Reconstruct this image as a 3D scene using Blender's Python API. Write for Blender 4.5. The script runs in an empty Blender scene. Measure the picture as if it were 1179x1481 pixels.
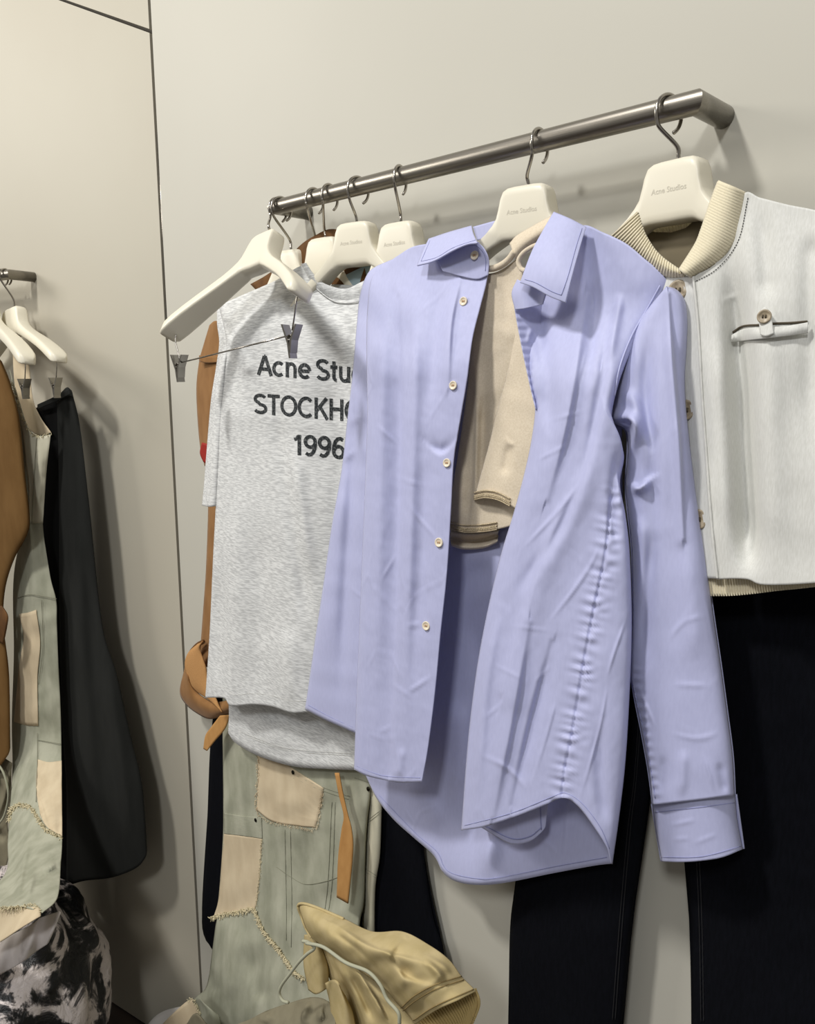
import bpy, math, random
import numpy as np
from mathutils import Vector, Matrix

# ------------------------------------------------------------------ camera
W, H = 1179.0, 1481.0
FPX = 1131.0
PITCH = math.radians(10.1)
BEAR = math.radians(44.9)
CAM = np.array([0.0, 0.0, 1.86])
FH = np.array([-math.cos(BEAR), math.sin(BEAR), 0.0])
RT = np.array([math.sin(BEAR), math.cos(BEAR), 0.0])
FW = FH * math.cos(PITCH) - np.array([0, 0, math.sin(PITCH)])
UP = FH * math.sin(PITCH) + np.array([0, 0, math.cos(PITCH)])
SC = bpy.context.scene
COL = SC.collection
cam = bpy.data.cameras.new('camera')
cam.sensor_fit = 'VERTICAL'; cam.sensor_height = 24.0; cam.lens = FPX / H * 24.0
cam.clip_start = 0.02; cam.clip_end = 50
camo = bpy.data.objects.new('camera', cam); COL.objects.link(camo)
M = Matrix((tuple(RT), tuple(UP), tuple(-FW))).transposed().to_4x4()
M.translation = Vector(CAM)
camo.matrix_world = M
SC.camera = camo

# ------------------------------------------------------------------ world, lamps, exposure
SC.view_settings.view_transform = 'Standard'
SC.view_settings.look = 'None'
SC.view_settings.gamma = 1.0
SC.view_settings.use_curve_mapping = False
SC.view_settings.exposure = -0.12
world = bpy.data.worlds.new('world'); SC.world = world; world.use_nodes = True
bg = world.node_tree.nodes['Background']
bg.inputs['Color'].default_value = (1.0, 0.96, 0.90, 1); bg.inputs['Strength'].default_value = 0.29

def area(name, loc, target, size, power, col=(1, .95, .88), sy=None):
    l = bpy.data.lights.new(name, 'AREA'); l.energy = power; l.color = col
    l.shape = 'RECTANGLE'; l.size = size; l.size_y = sy or size
    o = bpy.data.objects.new(name, l); COL.objects.link(o)
    o.location = loc
    o.rotation_euler = (Vector(target) - Vector(loc)).to_track_quat('-Z', 'Y').to_euler()
    return o
area('ceiling_light_key', (-1.45, -1.45, 4.6), (-0.7, 0.8, 1.4), 0.35, 104, (1, .98, .95))
area('ceiling_light_left', (-4.0, -1.6, 3.3), (-1.6, 0.8, 0.9), 1.1, 60, (1, .96, .90))
area('ceiling_light_right', (0.9, -2.4, 4.2), (-0.2, 0.8, 1.2), 0.5, 64, (.97, .98, 1))

# ------------------------------------------------------------------ geometry helpers
def ray(x, y):
    x = np.asarray(x, float); y = np.asarray(y, float)
    return (FW + np.multiply.outer((x - W / 2) / FPX, RT) + np.multiply.outer((H / 2 - y) / FPX, UP))

class Plane:                     # a vertical plane; d is metres in front of it
    def __init__(s, x, y, yaw=0.0):
        a = math.radians(yaw)
        s.n = np.array([-math.sin(a), -math.cos(a), 0.0]); s.u = np.array([math.cos(a), -math.sin(a), 0.0])
        s.p = np.array([x, y, 0.0])
    def t(s, x, y, d=0.0):
        r = ray(x, y)
        return ((s.p - CAM) @ s.n + d) / (r @ s.n)
    def pt(s, x, y, d=0.0):
        t = s.t(x, y, d)
        return CAM + ray(x, y) * t[..., None] if np.ndim(t) else CAM + ray(x, y) * t

YR, ZR = 0.8384, 1.86 + 0.2793           # rail axis
YW = YR + 0.067                          # wall face
RAIL = Plane(0, YR)
SEAM_X = -1.690
LDIR = np.array([-0.9753, -0.2208, 0.0])  # left wall runs this way from the corner
LN = np.array([0.2208, -0.9753, 0.0])     # its normal into the room
LEFT_YAW = -math.degrees(math.atan2(0.2208, 0.9753))
def left_plane(d):
    p = np.array([SEAM_X, YW, 0]) + LN * d
    return Plane(p[0], p[1], LEFT_YAW)

def poly(pts, n=None, smooth=True):
    P = np.array(pts, float)
    if smooth and len(P) > 2:
        Q = np.vstack([2 * P[0] - P[1], P, 2 * P[-1] - P[-2]])
        out = []
        for i in range(1, len(Q) - 2):
            p0, p1, p2, p3 = Q[i - 1:i + 3]
            for k in range(8):
                t = k / 8.0
                out.append(0.5 * ((2 * p1) + (p2 - p0) * t + (2 * p0 - 5 * p1 + 4 * p2 - p3) * t * t + (3 * p1 - p0 - 3 * p2 + p3) * t ** 3))
        out.append(P[-1]); P = np.array(out)
    if n is None: return P
    L = np.r_[0, np.cumsum(np.linalg.norm(np.diff(P, axis=0), axis=1))]
    q = np.linspace(0, L[-1], n)
    return np.stack([np.interp(q, L, P[:, k]) for k in range(P.shape[1])], 1)

def pdist(x, y, pts, par=False):   # signed distance to a polyline (positive on its right-hand side in the picture) and place along it
    P = poly(pts); best = np.full(np.shape(x), 1e9); sg = np.ones(np.shape(x)); U = np.zeros(np.shape(x)); m_ = len(P) - 1
    for i, (a, b) in enumerate(zip(P[:-1], P[1:])):
        e = b - a; l2 = e @ e
        if l2 < 1e-9: continue
        k = np.clip(((x - a[0]) * e[0] + (y - a[1]) * e[1]) / l2, 0, 1)
        dx = x - a[0] - k * e[0]; dy = y - a[1] - k * e[1]
        d = np.hypot(dx, dy); m = d < best
        best = np.where(m, d, best)
        sg = np.where(m, np.sign(dx * -e[1] + dy * e[0]), sg); U = np.where(m, (i + k) / m_, U)
    return (best, -sg, U) if par else (best, -sg)

def folds(x, y, F):
    z = np.zeros(np.shape(x))
    for f in F:
        k, pts, w, h = f
        d, s, u = pdist(x, y, pts, True)
        tp = ss(np.minimum(u, 1 - u) / .4)
        if k == 'g': z += h * (.1 + .9 * ss(np.minimum(u, 1 - u) / .3)) * np.exp(-(d / w) ** 2)
        elif k == 'r': z += .6 * h * tp * np.exp(-(d / w) ** 2 * .8)       # a crease that fades out at both ends
        elif k == 'a': z += h * (.3 + .7 * tp) * np.exp(-(d / np.where(s > 0, w, w * .35)) ** 2)   # soft on one side, steep on the other
        elif k == 'b': z += h * (.3 + .7 * tp) * np.exp(-(d / np.where(s < 0, w, w * .35)) ** 2)
    return z

def wob(x, y, seed, scale, amp, sx=1.0):
    r = random.Random(seed); z = 0
    for i in range(7):
        a = r.uniform(0, math.pi); k = 2 * math.pi / (scale * r.uniform(.6, 1.8)); p = r.uniform(0, 6.28)
        z = z + np.sin((x * math.cos(a) * sx + y * math.sin(a)) * k + p + 1.3 * np.sin(y * k * .37 + p * 2))
    return amp * z / 4

def ss(v):
    v = np.clip(v, 0, 1); return v * v * (3 - 2 * v)

def edge(s, w):                  # 0 at the edge, 1 inside: quarter-round
    q = np.clip(s / w, 0, 1)
    return np.sqrt(np.clip(1 - (1 - q) ** 2, 0, 1))

def new_mesh(name, V, Fc, mat, parent=None, smooth=True):
    me = bpy.data.meshes.new(name)
    off = Vector(parent.matrix_world_loc) if parent is not None and hasattr(parent, 'matrix_world_loc') else None
    V = np.asarray(V, float)
    if parent is not None: V = V - np.array(ORIG[parent.name])
    me.from_pydata(V.tolist(), [], Fc)
    if smooth: me.polygons.foreach_set('use_smooth', [True] * len(me.polygons))
    me.materials.append(mat); me.update()
    o = bpy.data.objects.new(name, me); COL.objects.link(o)
    if parent is not None:
        o.parent = parent; ORIG[o.name] = ORIG[parent.name]
    else: ORIG[o.name] = (0, 0, 0)
    return o
ORIG = {}
def thing(name, loc, label, cat, group=None):
    o = bpy.data.objects.new(name, None); COL.objects.link(o); o.location = tuple(loc); o.empty_display_size = .05
    ORIG[o.name] = tuple(loc); o['label'] = label; o['category'] = cat
    if group: o['group'] = group
    return o
def lab(o, l): o['label'] = l; return o
def stuff(o): o['kind'] = 'stuff'; return o
def structure(o): o['kind'] = 'structure'; return o

class Surf:
    def __init__(s, X, Y, T): s.X = X.ravel(); s.Y = Y.ravel(); s.T = T.ravel()
    def t(s, x, y):
        d = (s.X - x) ** 2 + (s.Y - y) ** 2
        k = np.argpartition(d, 4)[:4]; w = 1 / (d[k] + .05)
        return (s.T[k] * w).sum() / w.sum()
    def pt(s, x, y, off=.001): return CAM + ray(x, y) * (s.t(x, y) - off)
    def line(s, pts, off=.0006, n=60): return np.array([s.pt(a, b, off) for a, b in poly(pts, n)])

def patch(name, top, bot, left, right, pl, depth, mat, parent, nu=60, nv=90, thick=.0012, sm=True):
    T = poly(top, nu, sm); B = poly(bot, nu, sm); L = poly(left, nv, sm); R = poly(right, nv, sm)
    s = np.linspace(0, 1, nu)[None, :, None]; t = np.linspace(0, 1, nv)[:, None, None]
    G = (1 - t) * T[None] + t * B[None] + (1 - s) * L[:, None] + s * R[:, None] \
        - ((1 - s) * (1 - t) * T[0] + s * (1 - t) * T[-1] + (1 - s) * t * B[0] + s * t * B[-1])
    X, Y = G[..., 0], G[..., 1]
    S, TT = np.broadcast_to(s[..., 0], X.shape), np.broadcast_to(t[..., 0], X.shape)
    d = depth(X, Y, S, TT) + np.zeros(X.shape)
    tt = pl.t(X, Y, d); V = (CAM + ray(X, Y) * tt[..., None]).reshape(-1, 3)
    i = np.arange(nv * nu).reshape(nv, nu)
    Fc = np.stack([i[:-1, :-1], i[1:, :-1], i[1:, 1:], i[:-1, 1:]], -1).reshape(-1, 4).tolist()
    o = new_mesh(name, V, Fc, mat, parent)
    if thick:
        m = o.modifiers.new('thickness', 'SOLIDIFY'); m.thickness = thick; m.offset = -1; m.use_even_offset = False
    o_s = Surf(X, Y, tt)
    return o, o_s

def tube(name, pts, r, mat, parent=None, seg=8, caps=True, n=None, smooth=True, flat=None):
    P = poly(pts, n, smooth) if n or smooth else np.array(pts, float)
    m = len(P); r = np.broadcast_to(np.asarray(r, float), (m,)) if np.ndim(r) == 0 else np.interp(np.linspace(0, 1, m), np.linspace(0, 1, len(r)), r)
    T = np.gradient(P, axis=0); T /= np.linalg.norm(T, axis=1)[:, None] + 1e-12
    a = np.array([0, 0, 1.0]) if abs(T[0][2]) < .9 else np.array([1.0, 0, 0])
    N = np.cross(T[0], a); N /= np.linalg.norm(N); V = []; Fc = []
    for i in range(m):
        N = N - T[i] * (N @ T[i]); N /= np.linalg.norm(N) + 1e-12; Bn = np.cross(T[i], N)
        for k in range(seg):
            q = 2 * math.pi * k / seg
            V.append(P[i] + r[i] * (math.cos(q) * N + math.sin(q) * Bn))
    for i in range(m - 1):
        for k in range(seg):
            Fc.append((i * seg + k, i * seg + (k + 1) % seg, (i + 1) * seg + (k + 1) % seg, (i + 1) * seg + k))
    if caps: Fc.append(tuple(range(seg))[::-1]); Fc.append(tuple(range((m - 1) * seg, m * seg)))
    return new_mesh(name, V, Fc, mat, parent)

def multi_tube(name, lines, r, mat, parent, seg=5):
    V = []; Fc = []
    for P in lines:
        P = np.asarray(P, float); b = len(V); m = len(P)
        T = np.gradient(P, axis=0)
        for i in range(m):
            t = T[i] / (np.linalg.norm(T[i]) + 1e-12)
            N = np.cross(t, [0.31, .2, .93]); N /= np.linalg.norm(N) + 1e-12; Bn = np.cross(t, N)
            for k in range(seg):
                q = 2 * math.pi * k / seg; V.append(P[i] + r * (math.cos(q) * N + math.sin(q) * Bn))
        for i in range(m - 1):
            for k in range(seg):
                Fc.append((b + i * seg + k, b + i * seg + (k + 1) % seg, b + (i + 1) * seg + (k + 1) % seg, b + (i + 1) * seg + k))
        Fc.append(tuple(b + k for k in range(seg))[::-1]); Fc.append(tuple(b + (m - 1) * seg + k for k in range(seg)))
    return new_mesh(name, V, Fc, mat, parent)

def stitches(name, S, lines, mat, parent, r=.00035, dash=None, off=.0004):
    L = []
    for ln in lines:
        P = S.line(ln, off, max(12, int(sum(math.dist(a, b) for a, b in zip(ln[:-1], ln[1:])) / 4)))
        if dash:
            P = poly(P, len(P) * 3, False)
            for i in range(0, len(P) - 2, 3): L.append(P[i:i + 3] if dash else P)
        else: L.append(P)
    return stuff(multi_tube(name, L, r, mat, parent, 4))

def fringe(name, S, line, mat, parent, n=60, length=.006, seed=1, r=.0005, spread=.7, off=.002):
    rd = random.Random(seed); L = []
    P = poly(line, n)
    for x, y in P:
        p = S.pt(x + rd.uniform(-1.5, 1.5), y + rd.uniform(-1.5, 1.5), off)
        a = rd.uniform(0, 6.28)
        d = np.array([math.cos(a) * spread, -.5, math.sin(a) * spread - .25]) * length * rd.uniform(.5, 1.2)
        q = np.array([rd.uniform(-1, 1), 0, rd.uniform(-1, 1)]) * length * .3
        L.append([p, p + d * .5 + q, p + d])
    return stuff(multi_tube(name, L, r, mat, parent, 4))

def box(name, lo, hi, mat, parent=None, bevel=0):
    lo, hi = np.array(lo, float), np.array(hi, float)
    V = [(x, y, z) for x in (lo[0], hi[0]) for y in (lo[1], hi[1]) for z in (lo[2], hi[2])]
    Fc = [(0, 1, 3, 2), (4, 6, 7, 5), (0, 4, 5, 1), (2, 3, 7, 6), (0, 2, 6, 4), (1, 5, 7, 3)]
    o = new_mesh(name, V, Fc, mat, parent, False)
    if bevel:
        m = o.modifiers.new('bevel', 'BEVEL'); m.width = bevel; m.segments = 2
    return o

def lathe(name, prof, c, ax, mat, parent, seg=24):
    ax = np.array(ax, float); ax /= np.linalg.norm(ax)
    a = np.cross(ax, [0, 0, 1.0]); a = a if np.linalg.norm(a) > .1 else np.cross(ax, [1.0, 0, 0]); a /= np.linalg.norm(a); b = np.cross(ax, a)
    V = []; Fc = []
    for r, z in prof:
        for k in range(seg):
            q = 2 * math.pi * k / seg; V.append(np.array(c) + ax * z + r * (math.cos(q) * a + math.sin(q) * b))
    m = len(prof)
    for i in range(m - 1):
        for k in range(seg):
            Fc.append((i * seg + k, i * seg + (k + 1) % seg, (i + 1) * seg + (k + 1) % seg, (i + 1) * seg + k))
    Fc.append(tuple(range(seg))[::-1]); Fc.append(tuple(range((m - 1) * seg, m * seg)))
    return new_mesh(name, V, Fc, mat, parent)

def button(c, n, r, mat, tmat, parent, name='button'):
    n = np.array(n, float) / np.linalg.norm(n); c = np.array(c)
    o = lathe(name, [(r * .8, 0), (r, .0006), (r, .0016), (r * .92, .0022), (r * .76, .0021), (r * .66, .0014), (r * .2, .0013), (r * .05, .0013)], c, n, mat, parent, 24)
    a = np.cross(n, [0, 0, 1.0]); a /= np.linalg.norm(a); b = np.cross(a, n); h = r * .2
    L = [[c + n * .0012 + a * h * i + b * -h, c + n * .0021 + a * h * i, c + n * .0012 + a * h * i + b * h] for i in (-1, 1)]
    multi_tube('thread', L, r * .11, tmat, o, 6)
    return o

# text as a thin print laid over a surface
def text_tris(s, bold=0.0):
    cu = bpy.data.curves.new('txt', 'FONT'); cu.body = s; cu.size = 1.0; cu.offset = bold; cu.fill_mode = 'FRONT'; cu.resolution_u = 4
    o = bpy.data.objects.new('txt', cu); COL.objects.link(o)
    me = bpy.data.meshes.new_from_object(o.evaluated_get(bpy.context.evaluated_depsgraph_get()))
    V = np.array([v.co[:2] for v in me.vertices]); Fc = [tuple(p.vertices) for p in me.polygons]
    bpy.data.objects.remove(o); bpy.data.curves.remove(cu); bpy.data.meshes.remove(me)
    return V, Fc
def text_width(s, bold=0.0):
    V, _ = text_tris(s, bold); return V[:, 0].min(), V[:, 0].max()
CAP = 0.73

# ------------------------------------------------------------------ materials
def lin(c): return tuple(((v / 255.0) / 12.92 if v / 255.0 <= .04045 else ((v / 255.0 + .055) / 1.055) ** 2.4) for v in c) + (1.0,)
def mat(name, col, rough=.8, metal=0.0, col2=None, var_scale=(60, 60, 60), var_detail=4, bump=0.0, bump_scale=(900, 900, 900), sheen=0.0, spec=.3, bump2=0.0, bump2_scale=40, coat=0.0, trans=0.0, ramp=(.35, .65), weave=0.0, weave_scale=2500, crease=0.0, crease_scale=(14, 14, 9)):
    m = bpy.data.materials.new(name); m.use_nodes = True; nt = m.node_tree; N = nt.nodes; L = nt.links
    p = N['Principled BSDF']
    p.inputs['Base Color'].default_value = lin(col); p.inputs['Roughness'].default_value = rough; p.inputs['Metallic'].default_value = metal
    p.inputs['Specular IOR Level'].default_value = spec
    if sheen: p.inputs['Sheen Weight'].default_value = sheen; p.inputs['Sheen Roughness'].default_value = .4
    if coat: p.inputs['Coat Weight'].default_value = coat; p.inputs['Coat Roughness'].default_value = .06
    tc = N.new('ShaderNodeTexCoord')
    def noise(scale, detail):
        mp = N.new('ShaderNodeMapping'); L.new(tc.outputs['Object'], mp.inputs['Vector'])
        mp.inputs['Scale'].default_value = scale if not np.isscalar(scale) else (scale,) * 3
        n = N.new('ShaderNodeTexNoise'); n.inputs['Scale'].default_value = 1.0; n.inputs['Detail'].default_value = detail
        L.new(mp.outputs[0], n.inputs['Vector']); return n
    if col2 is not None:
        n = noise(var_scale, var_detail); r = N.new('ShaderNodeValToRGB')
        r.color_ramp.elements[0].position = ramp[0]; r.color_ramp.elements[1].position = ramp[1]
        r.color_ramp.elements[0].color = lin(col); r.color_ramp.elements[1].color = lin(col2)
        L.new(n.outputs['Fac'], r.inputs['Fac']); L.new(r.outputs['Color'], p.inputs['Base Color'])
    prev = None; crease_ = crease
    def addbump(h, strength, dist):
        nonlocal prev
        b = N.new('ShaderNodeBump'); b.inputs['Strength'].default_value = strength; b.inputs['Distance'].default_value = dist
        L.new(h, b.inputs['Height'])
        if prev: L.new(prev, b.inputs['Normal'])
        prev = b.outputs['Normal']
    if crease_:
        mp = N.new('ShaderNodeMapping'); mp.inputs['Scale'].default_value = crease_scale
        nz = noise(6, 2); ad = N.new('ShaderNodeVectorMath'); ad.operation = 'MULTIPLY_ADD'; ad.inputs[1].default_value = (.04,) * 3
        L.new(nz.outputs['Color'], ad.inputs[0]); L.new(tc.outputs['Object'], ad.inputs[2]); L.new(ad.outputs[0], mp.inputs['Vector'])
        v = N.new('ShaderNodeTexVoronoi'); v.feature = 'DISTANCE_TO_EDGE'; v.inputs['Scale'].default_value = 1.0; L.new(mp.outputs[0], v.inputs['Vector'])
        rr = N.new('ShaderNodeMapRange'); rr.inputs['From Max'].default_value = .07; rr.inputs['To Min'].default_value = 1; rr.inputs['To Max'].default_value = 0; rr.interpolation_type = 'SMOOTHSTEP'
        L.new(v.outputs['Distance'], rr.inputs['Value'])
        nm = noise(7, 1); mr = N.new('ShaderNodeMapRange'); mr.inputs['From Min'].default_value = .48; mr.inputs['From Max'].default_value = .62
        L.new(nm.outputs['Fac'], mr.inputs['Value']); mu = N.new('ShaderNodeMath'); mu.operation = 'MULTIPLY'
        L.new(rr.outputs['Result'], mu.inputs[0]); L.new(mr.outputs['Result'], mu.inputs[1]); addbump(mu.outputs[0], crease_, .0015)
    if bump2: addbump(noise(bump2_scale, 3).outputs['Fac'], bump2, .004)
    if bump: addbump(noise(bump_scale, 2).outputs['Fac'], bump, .0006)
    if weave:
        for ax in ('X', 'Z'):
            w = N.new('ShaderNodeTexWave'); w.wave_type = 'BANDS'; w.bands_direction = ax; w.inputs['Scale'].default_value = weave_scale / 20; w.inputs['Distortion'].default_value = .4
            L.new(tc.outputs['Object'], w.inputs['Vector']); addbump(w.outputs['Fac'], weave, .0004)
    if prev: L.new(prev, p.inputs['Normal'])
    return m
MT = {}
MT['wall'] = mat('wall_lacquer', (191, 188, 176), .5, spec=.3, col2=(188, 185, 173), var_scale=(2, 2, 2))
MT['wall_left'] = mat('wall_left_lacquer', (185, 180, 164), .5, spec=.3, col2=(182, 176, 160), var_scale=(2, 2, 2))
MT['gap'] = mat('shadow_gap', (92, 86, 76), .6)
MT['strip'] = mat('metal_strip', (150, 145, 135), .25, 1.0)
MT['floor'] = mat('dark_floor', (72, 62, 55), .4, col2=(58, 50, 44), var_scale=(3, 20, 3), spec=.4)
MT['steel'] = mat('brushed_steel', (150, 145, 136), .34, 1.0, col2=(136, 131, 122), var_scale=(12, 800, 800), bump=.04, bump_scale=(20, 2500, 2500))
MT['wire'] = mat('hook_wire', (165, 160, 152), .22, 1.0)
MT['clip'] = mat('clip_metal', (150, 146, 138), .3, 1.0)
MT['hanger'] = mat('ivory_plastic', (224, 218, 199), .38, spec=.4)
MT['logo'] = mat('debossed_logo', (204, 198, 181), .6)
MT['shirt'] = mat('blue_poplin', (178, 181, 215), .55, spec=.35, sheen=.15, bump=.10, bump_scale=(700, 700, 300), bump2=.05, bump2_scale=45, col2=(182, 185, 219), var_scale=(300, 300, 80), crease=.25)
MT['shirt_stitch'] = mat('blue_thread', (146, 150, 192), .8)
MT['tee'] = mat('grey_heather_jersey', (188, 189, 188), .95, col2=(224, 225, 223), var_scale=(70, 70, 520), var_detail=3, bump=.15, bump_scale=(900, 900, 1500), sheen=.2, spec=.15, ramp=(.38, .62))
MT['ink'] = mat('worn_black_print', (38, 42, 44), .85, col2=(120, 122, 121), var_scale=(420, 420, 300), ramp=(.5, .74))
MT['knit'] = mat('beige_jersey', (208, 194, 170), .95, col2=(219, 206, 184), var_scale=(500, 500, 500), bump=.2, bump_scale=(1500, 1500, 900), sheen=.2, spec=.15)
MT['knit_trim'] = mat('beige_picot_trim', (214, 199, 170), .95, col2=(150, 132, 100), var_scale=(900, 900, 900), bump=.6, bump_scale=(700, 700, 700))
MT['vest'] = mat('white_linen', (203, 203, 197), .92, col2=(214, 214, 209), var_scale=(900, 900, 120), bump=.2, bump_scale=(1400, 1400, 160), sheen=.15, spec=.2)
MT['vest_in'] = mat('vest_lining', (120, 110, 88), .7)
MT['rib'] = mat('cream_rib', (222, 213, 186), .9, col2=(214, 204, 176), var_scale=(700, 700, 700), sheen=.2)
MT['thread'] = mat('white_thread', (205, 204, 198), .8)
MT['black'] = mat('black_denim', (11, 12, 16), .9, col2=(14, 15, 20), var_scale=(300, 300, 60), bump=.2, spec=.05)
MT['black_stitch'] = mat('black_thread', (34, 34, 36), .8)
MT['charcoal'] = mat('charcoal_cloth', (29, 30, 28), .9, col2=(33, 34, 32), var_scale=(40, 40, 10), spec=.2)
MT['jet'] = mat('jet_cloth', (16, 16, 16), .9, spec=.1)
MT['denim'] = mat('washed_denim', (150, 151, 132), .95, col2=(174, 174, 155), var_scale=(25, 25, 10), var_detail=6, bump=.35, bump_scale=(1100, 1100, 500), bump2=.12, bump2_scale=60, spec=.15)
MT['denim_dark'] = mat('washed_denim_seam', (132, 132, 114), .95)
MT['denim_pale'] = mat('pale_denim', (192, 188, 166), .95, col2=(204, 200, 178), var_scale=(30, 30, 12), bump=.3, bump_scale=(1000, 1000, 500), spec=.15)
MT['ecru'] = mat('ecru_twill', (198, 181, 151), .95, col2=(210, 194, 164), var_scale=(30, 30, 12), bump=.3, bump_scale=(1000, 1000, 500), spec=.15)
MT['fray'] = mat('frayed_yarn', (205, 194, 160), .95)
MT['rivet'] = mat('dark_rivet', (44, 42, 36), .4, 1.0)
MT['leather'] = mat('tan_suede', (146, 107, 65), .85, col2=(134, 96, 56), var_scale=(40, 40, 20), bump=.3, spec=.2, sheen=.1)
MT['suede_shaded'] = mat('shaded_tan_suede', (112, 84, 49), .85, col2=(102, 75, 42), var_scale=(30, 30, 12), bump=.3, spec=.1)  # tan suede darkened: the shade on the left dress is put into the colour
MT['leather_dark'] = mat('dark_brown_suede', (102, 70, 38), .8, col2=(84, 57, 32), var_scale=(40, 40, 20), spec=.2)
MT['webbing'] = mat('tan_webbing', (190, 144, 92), .9, col2=(176, 130, 80), var_scale=(200, 200, 1500), bump=.5, bump_scale=(300, 300, 1800))
MT['orange'] = mat('orange_suede', (184, 138, 82), .85, col2=(172, 126, 72), var_scale=(60, 60, 30))
MT['red'] = mat('red_lining', (150, 36, 26), .7)
MT['ltblue'] = mat('light_blue_cloth', (160, 180, 186), .8)
MT['khaki'] = mat('khaki_canvas', (180, 163, 118), 1.0, col2=(190, 173, 130), var_scale=(40, 40, 40), bump=.3, spec=.02, crease=.15, crease_scale=(20, 20, 20))
MT['khaki_stitch'] = mat('khaki_thread', (138, 118, 76), .8)
MT['khaki_rib'] = mat('khaki_rib', (176, 154, 102), .92)
MT['olive'] = mat('olive_cloth', (122, 116, 96), .9, col2=(132, 126, 105), var_scale=(30, 30, 30), spec=.15)
MT['cord'] = mat('sage_cord', (168, 168, 146), .9)
MT['white_cloth'] = mat('white_cloth', (222, 218, 212), .9)
MT['dyed_white'] = mat('dyed_white_cloth', (228, 221, 217), .7, col2=(150, 142, 139), var_scale=(14, 14, 14), ramp=(.58, .85), bump2=.3, bump2_scale=30)
MT['pearl'] = mat('pearl_button', (226, 214, 190), .35, spec=.5)
MT['pearl_thread'] = mat('button_thread', (190, 150, 110), .8)
MT['horn'] = mat('horn_button', (170, 156, 132), .4, col2=(130, 116, 94), var_scale=(200, 200, 200), spec=.5)
MT['horn_thread'] = mat('dark_thread', (80, 72, 58), .8)

def tie_dye():
    m = bpy.data.materials.new('black_white_tie_dye'); m.use_nodes = True; N = m.node_tree.nodes; L = m.node_tree.links
    p = N['Principled BSDF']; p.inputs['Roughness'].default_value = .45
    tc = N.new('ShaderNodeTexCoord')
    n0 = N.new('ShaderNodeTexNoise'); n0.inputs['Scale'].default_value = 11; n0.inputs['Detail'].default_value = 8; n0.inputs['Distortion'].default_value = 1.1; n0.inputs['Roughness'].default_value = .62
    L.new(tc.outputs['Object'], n0.inputs['Vector'])
    r = N.new('ShaderNodeValToRGB'); e = r.color_ramp.elements
    e[0].position = .44; e[0].color = lin((18, 20, 22)); e[1].position = .53; e[1].color = lin((226, 216, 212))
    k = r.color_ramp.elements.new(.48); k.color = lin((86, 82, 82))
    L.new(n0.outputs['Fac'], r.inputs['Fac']); L.new(r.outputs['Color'], p.inputs['Base Color'])
    n1 = N.new('ShaderNodeTexNoise'); n1.inputs['Scale'].default_value = 28; n1.inputs['Detail'].default_value = 4; n1.inputs['Distortion'].default_value = .8
    L.new(tc.outputs['Object'], n1.inputs['Vector'])
    b = N.new('ShaderNodeBump'); b.inputs['Strength'].default_value = .6; b.inputs['Distance'].default_value = .02
    L.new(n1.outputs['Fac'], b.inputs['Height']); L.new(b.outputs['Normal'], p.inputs['Normal'])
    return m
MT['tiedye'] = tie_dye()

# ------------------------------------------------------------------ room
structure(new_mesh('floor', [(-5, -4, 0), (3, -4, 0), (3, 1.2, 0), (-5, 1.2, 0)], [(0, 1, 2, 3)], MT['floor'], None, False))
G = .005
def wall_slab(name, p, dr, n, a, b, z0, z1, m):
    dr = np.array(dr); n = np.array(n); V = []
    for u in (a, b):
        for k in (0, .02):
            for z in (z0, z1): V.append(np.array(p) + dr * u - n * k + np.array([0, 0, z]))
    o = new_mesh(name, V, [(0, 1, 3, 2), (4, 6, 7, 5), (0, 4, 5, 1), (2, 3, 7, 6), (0, 2, 6, 4), (1, 5, 7, 3)], m, None, False)
    return structure(o)
corner = np.array([SEAM_X, YW, 0.0])
wall_slab('wall_back', corner, (1, 0, 0), (0, -1, 0), G, 3.6, 0.006, 3.6, MT['wall'])
# left wall: two panels cut along a slanted joint
def on_left(px, py, d=0.0): return left_plane(d).pt(px, py)
A = on_left(90, 0); B = on_left(217, 45)
ua, ub = [float((q - corner) @ LDIR) for q in (A, B)]
sl = (A[2] - B[2]) / (ua - ub)
zL = lambda u: B[2] + sl * (u - ub)
def panel(name, pts, m):
    V = [corner + LDIR * u + np.array([0, 0, z]) for u, z in pts]; n = len(V)
    V += [v - LN * .02 for v in V]
    Fc = [tuple(range(n)), tuple(range(n, 2 * n))[::-1]] + [(i, i + n, (i + 1) % n + n, (i + 1) % n) for i in range(n)]
    return structure(new_mesh(name, V, Fc, m, None, False))
ue = (3.6 - B[2]) / sl + ub if sl > 0 else 3.0
panel('wall_left', [(G, .006), (3.0, .006), (3.0, 3.6), (ue - .008, 3.6), (G, zL(G) - .004)], MT['wall_left'])
panel('wall_left_upper', [(G, zL(G) + .004), (ue + .008, 3.6), (G, 3.6)], MT['wall_left'])
structure(box('trim_1', (SEAM_X - .05, YW + .012, 0), (SEAM_X + .05, YW + .03, 3.6), MT['gap']))
o = structure(new_mesh('trim_2', [corner + LDIR * u - LN * k + np.array([0, 0, z]) for u in (0, 3) for k in (.014, .03) for z in (0, 3.6)],
    [(0, 1, 3, 2), (4, 6, 7, 5), (0, 4, 5, 1), (2, 3, 7, 6), (0, 2, 6, 4), (1, 5, 7, 3)], MT['gap'], None, False))
structure(tube('trim_3', [(SEAM_X, YW + .003, 1.95), (SEAM_X, YW + .003, 2.38)], .0016, MT['strip'], None, 6, smooth=False))

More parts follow.
